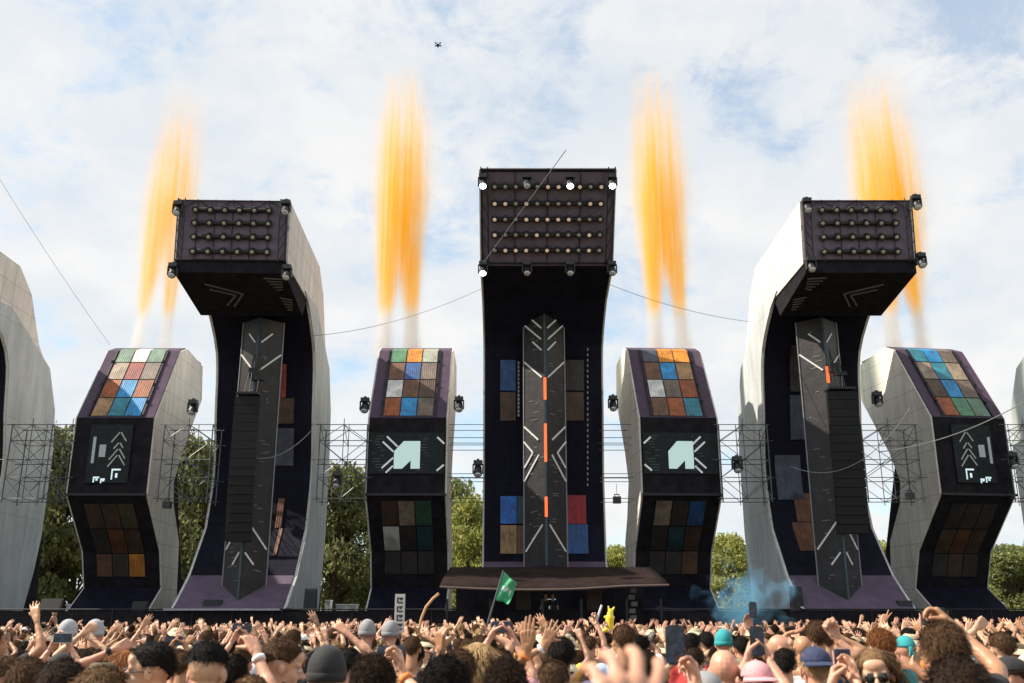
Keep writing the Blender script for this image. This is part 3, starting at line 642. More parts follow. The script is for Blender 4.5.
def tree_meshes(seed, h, cw, k=1.0):
    rng = np.random.RandomState(seed); clumps = []
    nb = 60
    for i in range(nb):
        t = rng.uniform(.22, 1); r = cw/2*math.sin(PI*min(1, (t*.92)**.75))*rng.uniform(.35, 1)**.6; a = rng.uniform(0, 2*PI)
        clumps.append((r*math.cos(a), r*math.sin(a), h*t, rng.uniform(.8, 1.5)*cw/9))
    V = []; Fc = []
    nl = int(210*k)
    for (x, y, z, r) in clumps:
        d = rng.normal(size=(nl, 3)); d /= np.linalg.norm(d, axis=1)[:, None]
        p = d*(r*rng.uniform(.55, 1.08, (nl, 1)))*np.array([1.15, 1.15, .75]) + np.array([x, y, z])
        u = rng.normal(size=(nl, 3)); u /= np.linalg.norm(u, axis=1)[:, None]; w = np.cross(u, rng.normal(size=(nl, 3))); w /= np.linalg.norm(w, axis=1)[:, None]
        s = rng.uniform(.12, .24, (nl, 1))
        V.append(np.stack([p-u*s, p-w*s*.6, p+u*s, p+w*s*.6], 1).reshape(-1, 3))
    V = np.concatenate(V); V[:, 2] = np.maximum(V[:, 2], .6)
    me = bpy.data.meshes.new('crown'); nq = len(V)//4
    me.vertices.add(len(V)); me.vertices.foreach_set('co', V.ravel().astype(np.float32)); me.loops.add(nq*4); me.loops.foreach_set('vertex_index', np.arange(nq*4, dtype=np.int32))
    me.polygons.add(nq); me.polygons.foreach_set('loop_start', np.arange(0, nq*4, 4, dtype=np.int32)); me.update(calc_edges=True)
    t = MB(); t.tube([(0,0,-.2),(.1,0,h*.3),(0,.1,h*.7)], [.35,.25,.08], 9)
    for (x, y, z, r) in clumps[::3]: t.tube([(0,0,min(z*.6, h*.6)), (x*.5,y*.5,z*.85), (x,y,z)], [.14,.08,.03], 5)
    tm = t.build('trunk', M_bark, None, (0,0,0)); td = tm.data; bpy.data.objects.remove(tm); return me, td
PT = [tree_meshes(s, 10, 9) for s in (1, 2, 3, 4)]
def tree(px, py, Y, cw, lm, label, i):
    top = at(px, py, Y); s = top.z/10.6
    r = bpy.data.objects.new('tree', None); C.objects.link(r); r.location = (top.x, Y, 0); r.rotation_euler = (0,0,i*1.3); r.scale = (cw/9, cw/9, s); tag(r, label, 'tree', 'trees behind the stage')
    cm, tm = PT[i % 4]
    c = bpy.data.objects.new('crown', cm); C.objects.link(c); c.parent = r
    if not cm.materials: cm.materials.append(LM[0])
    c.material_slots[0].link = 'OBJECT'; c.material_slots[0].material = LM[lm]
    t = bpy.data.objects.new('trunk', tm); C.objects.link(t); t.parent = r
for i, a in enumerate(((20,432,86,11,0,'dark leafy tree behind the cut-off left tower'),(58,424,84,10,0,'tall olive green tree in the gap left of the far left container tower'),(92,440,90,10,0,'tree half hidden behind the far left container tower'),
    (192,436,86,10,0,'tall tree behind the truss beside the far left container tower'),(222,450,92,10,2,'tree behind the left edge of the tall tower left of centre'),(340,462,84,9,0,'olive tree in the gap right of the tall tower left of centre'),(372,470,90,9,2,'tree partly behind the container tower left of centre'),
    (452,478,92,8,2,'tree seen at the left side of the gap left of the central tower'),(474,496,82,7,1,'bright bushy tree in the gap just left of the central tower'),(617,545,96,7,1,'low bright tree in the gap right of the central tower'),
    (726,534,92,8,1,'bright tree behind the blue smoke'),(748,552,100,7,1,'low tree beside the fin of the tall tower right of centre'),(888,541,94,8,1,'bright tree left of the far right container tower'),
    (1008,544,90,9,2,'tree in the gap at the right edge of the photo'),(1050,536,94,10,2,'leafy tree cut by the right edge of the photo'),(560,560,110,12,0,'tree hidden mostly by the central tower'))):
    if i < 15: tree(*a, i)
# ------------------------------------------------------------------ world
SUN_EL = math.radians(47); SUN_AZ = math.radians(282)   # azimuth clockwise from +Y
sd = Vector((math.sin(SUN_AZ)*math.cos(SUN_EL), math.cos(SUN_AZ)*math.cos(SUN_EL), math.sin(SUN_EL)))
SUN_AZ = math.radians(267)
sd = Vector((math.sin(SUN_AZ)*math.cos(SUN_EL), math.cos(SUN_AZ)*math.cos(SUN_EL), math.sin(SUN_EL)))
sl = bpy.data.lights.new('sun', 'SUN'); sl.energy = 4.7; sl.angle = math.radians(.6); sl.color = (1, .90, .76)
so = bpy.data.objects.new('sun', sl); C.objects.link(so); so.rotation_euler = (-sd).to_track_quat('-Z', 'Y').to_euler(); so.location = (0,0,50)
W = bpy.data.worlds.new('World'); S.world = W; W.use_nodes = True; nt = W.node_tree; N = nt.nodes; L = nt.links
bg = N['Background']; sky = N.new('ShaderNodeTexSky'); sky.sky_type = 'NISHITA'; sky.sun_disc = False; sky.sun_elevation = SUN_EL; sky.sun_rotation = SUN_AZ
sky.air_density = 1; sky.dust_density = 1.2; sky.ozone_density = 1
tc = N.new('ShaderNodeTexCoord'); sp = N.new('ShaderNodeSeparateXYZ'); L.new(tc.outputs['Generated'], sp.inputs[0])
def M(op, a, b_=None, c=None):
    n = N.new('ShaderNodeMath'); n.operation = op
    for i, v in enumerate((a, b_, c)):
        if v is None: continue
        if isinstance(v, (int, float)): n.inputs[i].default_value = v
        else: L.new(v, n.inputs[i])
    return n.outputs[0]
zc = M('ADD', M('MAXIMUM', sp.outputs[2], 0), .42)
cb = N.new('ShaderNodeCombineXYZ'); L.new(M('DIVIDE', sp.outputs[0], zc), cb.inputs[0]); L.new(M('DIVIDE', sp.outputs[1], zc), cb.inputs[1])
def noise(scale, det, rough, off, dist=0):
    mp = N.new('ShaderNodeMapping'); mp.inputs['Location'].default_value = off; L.new(cb.outputs[0], mp.inputs[0])
    n = N.new('ShaderNodeTexNoise'); n.inputs['Scale'].default_value = scale; n.inputs['Detail'].default_value = det; n.inputs['Roughness'].default_value = rough; n.inputs['Distortion'].default_value = dist
    L.new(mp.outputs[0], n.inputs['Vector']); return n.outputs['Fac']
n1 = noise(3.3, 9, .60, (3.1, 1.7, 0), .2); n2 = noise(1.2, 4, .5, (9.0, 4.0, 0)); n3 = noise(11, 10, .66, (1, 1, 0), .5)
f = M('ADD', M('ADD', M('MULTIPLY', n1, .75), M('MULTIPLY', n2, .5)), M('MULTIPLY', n3, .42))
mr = N.new('ShaderNodeMapRange'); mr.interpolation_type = 'SMOOTHSTEP'; L.new(f, mr.inputs['Value']); mr.inputs['From Min'].default_value = .70; mr.inputs['From Max'].default_value = .86
mr.inputs['To Min'].default_value = .40; mr.inputs['To Max'].default_value = .96
# cloud shade: brighter tops, soft grey bodies
n4 = noise(4.6, 7, .6, (7, 2, 0)); sh = N.new('ShaderNodeMapRange'); L.new(n4, sh.inputs['Value']); sh.inputs['From Min'].default_value = .35; sh.inputs['From Max'].default_value = .65
CLB = 5.7
cr = N.new('ShaderNodeMix'); cr.data_type = 'RGBA'; L.new(sh.outputs[0], cr.inputs['Factor']); cr.inputs['A'].default_value = (.80*CLB,.86*CLB,.92*CLB,1); cr.inputs['B'].default_value = (1.02*CLB,1.0*CLB,.98*CLB,1)
mx = N.new('ShaderNodeMix'); mx.data_type = 'RGBA'; L.new(mr.outputs[0], mx.inputs['Factor'])
sk = N.new('ShaderNodeMix'); sk.data_type = 'RGBA'; sk.blend_type = 'MULTIPLY'; sk.inputs['Factor'].default_value = 1; L.new(sky.outputs[0], sk.inputs['A']); sk.inputs['B'].default_value = (1.15,1.42,1.40,1)
L.new(sk.outputs['Result'], mx.inputs['A']); L.new(cr.outputs['Result'], mx.inputs['B']); L.new(mx.outputs['Result'], bg.inputs['Color']); bg.inputs['Strength'].default_value = .1
S.view_settings.view_transform = 'Standard'; S.view_settings.look = 'None'; S.view_settings.gamma = 1; S.view_settings.exposure = .75
S.cycles.use_denoising = True; S.cycles.max_bounces = 8; S.cycles.volume_bounces = 1; S.cycles.transparent_max_bounces = 12
S.cycles.sample_clamp_indirect = 6
# ------------------------------------------------------------------ smoke
def plume(xc, Y, z0, z1, half, label, w=.5, seed=0, sep0=.8, sep1=.35, zm=.45, lean=0.0, dens=1.0, w1=1.0):
    H = z1-z0
    mb = MB(); mb.box2((xc-half, Y-half*.75, z0), (xc+half, Y+half*.75, z1))
    m, nt, b = new_mat('orange_smoke_%d' % seed); N = nt.nodes; L = nt.links; N.remove(b)
    def M(op, a, b_=None, clamp=False):
        n = N.new('ShaderNodeMath'); n.operation = op; n.use_clamp = clamp
        for i, v in enumerate((a, b_)):
            if v is None: continue
            if isinstance(v, (int, float)): n.inputs[i].default_value = v
            else: L.new(v, n.inputs[i])
        return n.outputs[0]
    def R(v, a, b_, c, d, sm=False):
        n = N.new('ShaderNodeMapRange'); n.clamp = True; L.new(v, n.inputs['Value'])
        if sm: n.interpolation_type = 'SMOOTHSTEP'
        for k, q in zip(('From Min','From Max','To Min','To Max'), (a,b_,c,d)): n.inputs[k].default_value = q
        return n.outputs[0]
    tc = N.new('ShaderNodeTexCoord'); sp = N.new('ShaderNodeSeparateXYZ'); L.new(tc.outputs['Object'], sp.inputs[0])
    x, y, z = sp.outputs; t = M('DIVIDE', z, H)
    xo = M('SUBTRACT', x, M('MULTIPLY', t, lean))
    sep = R(t, .05, zm, sep0, sep1); wd = M('ADD', R(t, .08, .55, w*.36, w1), R(t, 0, .15, .26, 0))
    def gauss(q, wid): return M('EXPONENT', M('MULTIPLY', M('POWER', M('ABSOLUTE', M('DIVIDE', q, wid)), 2.4), -1.0))
    gx = M('ADD', gauss(M('SUBTRACT', xo, sep), wd), gauss(M('ADD', xo, sep), wd)); gx = M('MINIMUM', gx, 1.15)
    gy = gauss(y, wd)
    def nz(sc, st, det, off):
        mp = N.new('ShaderNodeMapping'); mp.inputs['Scale'].default_value = st; mp.inputs['Location'].default_value = (off, off*1.7, seed*3.1)
        L.new(tc.outputs['Object'], mp.inputs[0]); n = N.new('ShaderNodeTexNoise'); n.inputs['Scale'].default_value = sc; n.inputs['Detail'].default_value = det; n.inputs['Roughness'].default_value = .6; L.new(mp.outputs[0], n.inputs['Vector']); return n.outputs['Fac']
    st1 = R(nz(1, (4.0,3.0,.06), 5, seed*5.0), .36, .62, .04, 1.0, True); st2 = nz(1, (1.2,1.0,.25), 4, seed*9.0+2)
    streak = M('ADD', M('MULTIPLY', st1, R(t, .15, .55, .75, 1.0)), R(t, .15, .55, .25, 0.0))
    ragged = M('ADD', t, M('MULTIPLY', M('SUBTRACT', nz(1, (3.0,2.0,.02), 2, seed*7.0+5), .5), .75))
    fade = M('MULTIPLY', R(ragged, .30, 1.06, 1, 0, True), R(t, 0, .04, 0, 1))
    d = M('MULTIPLY', M('MULTIPLY', gx, gy), M('MULTIPLY', streak, fade)); d = M('MULTIPLY', d, R(st2, .3, .6, .45, 1.2))
    base = R(t, .12, .19, 0, 1, True)
    dens_ = M('MULTIPLY', d, M('MULTIPLY', R(base, 0, 1, 1.3, 1.0), R(t, .3, .9, 3.7*dens, 1.3*dens)))
    pv = N.new('ShaderNodeVolumePrincipled'); L.new(dens_, pv.inputs['Density'])
    c = N.new('ShaderNodeMix'); c.data_type = 'RGBA'; L.new(base, c.inputs['Factor']); c.inputs['A'].default_value = (.96,.93,.90,1); c.inputs['B'].default_value = (1.0,.47,.03,1)
    L.new(c.outputs['Result'], pv.inputs['Color']); pv.inputs['Absorption Color'].default_value = (1,.06,.0,1); pv.inputs['Anisotropy'].default_value = 0
    pv.inputs['Emission Color'].default_value = (1,.40,.02,1); L.new(M('MULTIPLY', M('MULTIPLY', dens_, base), .15), pv.inputs['Emission Strength'])
    L.new(pv.outputs[0], N['Material Output'].inputs['Volume']); m.cycles.volume_step_rate = 1.0
    o = mb.build('smoke_plume', m, None, (xc, Y, z0)); tag(o, label, 'smoke plume', 'orange smoke plumes shot up from the towers'); return o
PY = 59.3
def pl(px0, px1, label, seed, top=80, **kw):
    a = at((px0+px1)/2, 335, PY); z1 = zat(top, PY); plume(a.x, PY, 18.2, z1, 2.7, label, seed=seed, sep0=(at(px1,335,PY).x-at(px0,335,PY).x)/2, **kw)
pl(138, 166, 'leftmost orange smoke plume, thin and split, above the far left container tower', 1, 85, lean=.6, dens=.75, w=.55, w1=.85, zm=.6, sep1=.6)
pl(384, 412, 'dense orange smoke plume above the container tower just left of centre', 2, 72, dens=1.2, w=.75, w1=1.0, sep1=.5, lean=-.1)
pl(655, 683, 'dense orange smoke plume above the container tower just right of centre', 3, 72, dens=1.15, w=.7, w1=.95, sep1=.55, lean=-.3)
pl(893, 922, 'rightmost orange smoke plume, partly hidden behind a tall tower head', 4, 72, dens=1.0, w=.65, w1=1.25, sep1=.6, lean=-.4)
# blue stage smoke
def puff():
    a = at(742, 600, 48.2); mb = MB(); vs = []
    mb.lathe([(.2,-2.6),(1.6,-2.2),(2.6,-1),(2.7,.3),(2.2,1.6),(1.2,2.5),(.2,2.9)], (a.x, 47.4, 3.0), 20)
    m, nt, b = new_mat('blue_stage_smoke'); N = nt.nodes; L = nt.links; N.remove(b)
    tc = N.new('ShaderNodeTexCoord'); ns = N.new('ShaderNodeTexNoise'); ns.inputs['Scale'].default_value = .8; ns.inputs['Detail'].default_value = 5; ns.inputs['Distortion'].default_value = .6; L.new(tc.outputs['Object'], ns.inputs['Vector'])
    ln = N.new('ShaderNodeVectorMath'); ln.operation = 'LENGTH'; mp = N.new('ShaderNodeMapping'); mp.inputs['Scale'].default_value = (.42,.42,.40); L.new(tc.outputs['Object'], mp.inputs[0]); L.new(mp.outputs[0], ln.inputs[0])
    r1 = N.new('ShaderNodeMapRange'); L.new(ln.outputs['Value'], r1.inputs['Value']); r1.inputs['From Min'].default_value = .0; r1.inputs['From Max'].default_value = .98; r1.inputs['To Min'].default_value = 1; r1.inputs['To Max'].default_value = 0; r1.interpolation_type = 'SMOOTHSTEP'
    r2 = N.new('ShaderNodeMapRange'); L.new(ns.outputs['Fac'], r2.inputs['Value']); r2.inputs['From Min'].default_value = .42; r2.inputs['From Max'].default_value = .66; r2.inputs['To Max'].default_value = 1.5; r2.interpolation_type = 'SMOOTHSTEP'
    mu = N.new('ShaderNodeMath'); mu.operation = 'MAXIMUM'; mu.inputs[1].default_value = 0
    ma = N.new('ShaderNodeMath'); ma.operation = 'MULTIPLY_ADD'; ma.inputs[1].default_value = 1.25; L.new(r1.outputs[0], ma.inputs[0])
    mb_ = N.new('ShaderNodeMath'); mb_.operation = 'MULTIPLY_ADD'; mb_.inputs[1].default_value = 4.6; mb_.inputs[2].default_value = -2.85; L.new(ns.outputs['Fac'], mb_.inputs[0]); L.new(mb_.outputs[0], ma.inputs[2]); L.new(ma.outputs[0], mu.inputs[0])
    pv = N.new('ShaderNodeVolumePrincipled'); L.new(mu.outputs[0], pv.inputs['Density']); pv.inputs['Color'].default_value = (.17,.42,.68,1); pv.inputs['Absorption Color'].default_value = (.3,.5,.75,1)
    L.new(pv.outputs[0], N['Material Output'].inputs['Volume'])
    tag(mb.build('blue_smoke', m, None, (a.x, 47.4, 3.0), smooth=True), 'drifting puff of blue smoke at the stage front right of the booth', 'smoke', kind='thing')
puff()
# ------------------------------------------------------------------ people
def prim_cap(p0, p1, r0, r1, n=14, ex=(1,1)):
    """round cone between two joints"""
    p0 = Vector(p0); p1 = Vector(p1); d = p1-p0; Ld = d.length; d = d/max(Ld, 1e-6)
    ref = Vector((1,0,0)) if abs(d.x) < .8 else Vector((0,1,0)); b = d.cross(ref).normalized(); a = b.cross(d).normalized()
    rings = [(p0 + d*(-r0*math.cos(t)), r0*math.sin(t)) for t in (.25,.8,1.3)] + [(p1 + d*(r1*math.sin(t)), r1*math.cos(t)) for t in (0.,.5,1.0,1.35)]
    vs = []; fs = []
    for c, r in rings:
        for k in range(n): q = 2*PI*k/n; vs.append(c + a*math.cos(q)*r*ex[0] + b*math.sin(q)*r*ex[1])
    for i in range(len(rings)-1):
        for k in range(n): fs.append((i*n+k, i*n+(k+1)%n, (i+1)*n+(k+1)%n, (i+1)*n+k))
    fs.append(tuple(reversed(range(n)))); fs.append(tuple(range((len(rings)-1)*n, len(rings)*n)))
    return vs, fs
def prim_ell(c, r, n=16, m=10, R=None):
    vs = []; fs = []
    for j in range(1, m):
        t = PI*j/m
        for k in range(n):
            v = Vector((r[0]*math.sin(t)*math.cos(2*PI*k/n), r[1]*math.sin(t)*math.sin(2*PI*k/n), r[2]*math.cos(t)))
            if R: v = R @ v
            vs.append(v+Vector(c))
    for j in range(m-2):
        for k in range(n): fs.append((j*n+k, (j+1)*n+k, (j+1)*n+(k+1)%n, j*n+(k+1)%n))
    fs.append(tuple(range(n))); fs.append(tuple(reversed(range((m-2)*n, (m-1)*n))))
    return vs, fs
TMPC = bpy.data.collections.new('tmp'); C.children.link(TMPC)
def fuse(prims, vox, sm=3, fac=.5, dec=None):
    """union of round forms into one continuous skin; returns numpy verts and quads"""
    mb = MB()
    for v, f in prims: mb.add(v, f)
    me = bpy.data.meshes.new('t'); me.from_pydata(mb.v, [], mb.f); o = bpy.data.objects.new('t', me); TMPC.objects.link(o)
    r = o.modifiers.new('r', 'REMESH'); r.mode = 'VOXEL'; r.voxel_size = vox
    if sm: s = o.modifiers.new('s', 'SMOOTH'); s.iterations = sm; s.factor = fac
    if dec: q = o.modifiers.new('d', 'DECIMATE'); q.ratio = dec
    dg = bpy.context.evaluated_depsgraph_get(); ev = o.evaluated_get(dg); m2 = ev.to_mesh()
    V = np.empty(len(m2.vertices)*3, np.float32); m2.vertices.foreach_get('co', V); V = V.reshape(-1, 3).astype(float)
    Fc = [tuple(p.vertices) for p in m2.polygons]
    ev.to_mesh_clear(); bpy.data.objects.remove(o); bpy.data.meshes.remove(me)
    return V, Fc
def joinp(parts):
    V = []; Fc = []; o = 0
    for v, f in parts: v = np.asarray(v); V.append(v); Fc += [tuple(i+o for i in q) for q in f]; o += len(v)
    return np.concatenate(V), Fc
def xf(vf, Mx):
    V, f = vf; A = np.array(Mx); return V @ A[:3, :3].T + A[:3, 3], f
def to_mesh(name, vf, mats, smooth=True):
    V, f = vf; me = bpy.data.meshes.new(name); me.from_pydata(V.tolist(), [], f)
    for m in (mats if isinstance(mats, (list, tuple)) else [mats]): me.materials.append(m)
    if smooth: me.polygons.foreach_set('use_smooth', [True]*len(me.polygons))
    return me
# ---- hands. local frame: wrist at 0, fingers +z, palm faces +y, thumb on -x (right hand)
HP = {'claw': dict(sp=(20,6,-8,-20), cu=(22,26,14), th=(-.078,.03,.055), k=1), 'open': dict(sp=(11,3,-5,-14), cu=(8,8,6), th=(-.060,.012,.082), k=1), 'relaxed': dict(sp=(4,1,-2,-6), cu=(22,26,18), th=(-.045,.03,.085), k=1),
      'wide': dict(sp=(17,5,-8,-20), cu=(5,6,4), th=(-.080,.004,.060), k=1), 'fist': dict(sp=(1,0,-1,-2), cu=(80,85,60), th=(-.02,.048,.075), k=1),
      'point': dict(sp=(3,0,-1,-2), cu=(80,85,60), th=(-.015,.048,.075), k=1, ind=(4,6,4)), 'peace': dict(sp=(12,-8,-1,-2), cu=(80,85,60), th=(-.01,.048,.08), k=1, ind=(4,4,4), mid=(4,4,4)),
      'hold': dict(sp=(3,1,-1,-3), cu=(38,48,30), th=(-.050,.055,.080), k=1), 'flat': dict(sp=(3,1,-1,-3), cu=(6,6,4), th=(-.040,.012,.085), k=1),
      'horns': dict(sp=(9,0,-1,-12), cu=(80,85,60), th=(-.01,.05,.075), k=1, ind=(5,5,4), pin=(8,8,6))}
_hc = {}
def hand(pose, vox=.0055):
    key = (pose, vox)
    if key in _hc: return _hc[key]
    h = HP[pose]; P = []
    xk = (-.030, -.010, .010, .028); zk = (.086, .090, .085, .076); ln = (.070, .078, .073, .058); rr = (.0092, .0095, .009, .0080)
    cus = [h.get('ind', h['cu']), h.get('mid', h['cu']), h['cu'], h.get('pin', h['cu'])]
    for i in range(4):
        P.append(prim_cap((xk[i]*.55, 0, .002), (xk[i], 0, zk[i]), .0165, .0125, 10, (1, .95)))
        a = math.radians(-h['sp'][i]); p = Vector((xk[i], 0, zk[i])); ang = 0
        d0 = Vector((math.sin(a), 0, math.cos(a)))
        for j, q in enumerate((.45, .30, .25)):
            ang += math.radians(cus[i][j]*(1+.12*i)); d = Vector((d0.x*math.cos(ang), math.sin(ang), d0.z*math.cos(ang)))
            p2 = p + d*ln[i]*q; P.append(prim_cap(p, p2, rr[i]*(1-.08*j)*1.02, rr[i]*(1-.08*(j+1)), 9)); p = p2
    t = Vector(h['th']); P.append(prim_cap((-.012, .006, .018), (-.032, .012, .040), .017, .0135, 10)); P.append(prim_cap((-.032, .012, .040), t.lerp(Vector((-.032,.012,.040)), .45), .0135, .0112, 10)); P.append(prim_cap(t.lerp(Vector((-.032,.012,.040)), .45), t, .0112, .0088, 10))
    P.append(prim_cap((-.016,.008,.03), (-.012,.008,.065), .013, .012, 8)); P.append(prim_cap((.02,.006,.02), (.022,.006,.06), .013, .011, 8))
    P.append(prim_cap((0,0,-.03), (0,0,.01), .027, .026, 10, (1,.72)))
    _hc[key] = fuse(P, vox, 2, .4); return _hc[key]
# ---- head, local: centre of the head, faces +y
_hd = {}
def head(vox=.007, fem=False, beard=False):
    key = (vox, fem, beard)
    if key in _hd: return _hd[key]
    j = .92 if fem else 1.0
    P = [prim_ell((0,-.014,.030), (.075,.095,.088)), prim_ell((0,.030,-.030), (.060*j,.064,.082)), prim_ell((0,.068,-.094), (.026*j,.022,.020)), prim_ell((0,.0,-.062), (.057*j,.062,.048)),
         prim_ell((.034,.058,-.030), (.024,.026,.026)), prim_ell((-.034,.058,-.030), (.024,.026,.026)), prim_cap((-.042,.070,.026), (.042,.070,.026), .014, .014, 10), prim_ell((0,.062,.058), (.055,.028,.038)),
         prim_cap((0,.088,.014), (0,.108,-.022), .0085, .0135, 10), prim_ell((.010,.098,-.026), (.008,.010,.007)), prim_ell((-.010,.098,-.026), (.008,.010,.007)),
         prim_cap((-.019,.086,-.053), (.019,.086,-.053), .007, .007, 8), prim_cap((-.017,.085,-.064), (.017,.085,-.064), .0075, .0075, 8),
         prim_ell((.079,-.008,-.004), (.008,.020,.032), R=Euler((.15,0,-.35)).to_matrix()), prim_ell((-.079,-.008,-.004), (.008,.020,.032), R=Euler((.15,0,.35)).to_matrix()),
         prim_ell((.030,.072,.002), (.015,.014,.011)), prim_ell((-.030,.072,.002), (.015,.014,.011)), prim_cap((0,-.022,-.05), (0,-.036,-.17), .056*j, .060*j, 14)]
    _hd[key] = fuse(P, vox, 3, .45); return _hd[key]
def ik(s, w, l1, l2, hint):
    s = Vector(s); w = Vector(w); d = w-s; L_ = d.length; mx_ = (l1+l2)*.995
    if L_ > mx_: w = s + d*(mx_/L_); d = w-s; L_ = mx_
    if L_ < .12: L_ = .12
    n = d.normalized(); a = (l1*l1 - l2*l2 + L_*L_)/(2*L_); h = math.sqrt(max(0, l1*l1-a*a)); p = Vector(hint) - n*Vector(hint).dot(n)
    p = p.normalized() if p.length > 1e-4 else Vector((1,0,0)); return s + n*a + p*h, w
def frame(z, y):
    z = Vector(z).normalized(); y = Vector(y); y = (y - z*y.dot(z)); y = y.normalized() if y.length > 1e-3 else z.orthogonal().normalized(); x = y.cross(z)
    return Matrix((x, y, z)).transposed()
SK = {'fair': (.56,.325,.205), 'pink': (.54,.275,.18), 'tan': (.42,.215,.115), 'olive': (.27,.140,.080), 'brown': (.11,.055,.034)} # linear albedos
def skin_mat(k): return mat('skin_'+k, SK[k], .48, var=.20, scale=9, sss=.12, bump=.12, bscale=60)
HC = {'black': (.010,.008,.007), 'dark brown': (.028,.016,.010), 'brown': (.075,.040,.020), 'ginger': (.22,.085,.03), 'blond': (.42,.28,.14), 'grey': (.30,.28,.26), 'light brown': (.15,.085,.042)}
def hair_mat(k): return mat('hair_'+k, HC[k], .65, spec=.12, var=.5, scale=55, stretch=(1,1,.3), bump=.5, bscale=70)
CL = {'white': (.80,.80,.80), 'black': (.016,.016,.018), 'grey': (.25,.25,.26), 'light blue': (.40,.55,.78), 'navy': (.02,.03,.08), 'red': (.50,.04,.04), 'pink': (.70,.32,.34), 'teal': (.02,.28,.30), 'green': (.06,.20,.09),
      'cream': (.72,.62,.42), 'yellow': (.75,.50,.06), 'orange': (.65,.20,.04), 'denim': (.06,.09,.17), 'khaki': (.25,.21,.13), 'purple': (.16,.07,.22), 'lilac': (.50,.44,.62), 'silver': (.34,.35,.38)}
def cloth_mat(k): return mat('cloth_'+k, CL[k], .85, var=.10, scale=6, bump=.35, bscale=14, sheen=.2)
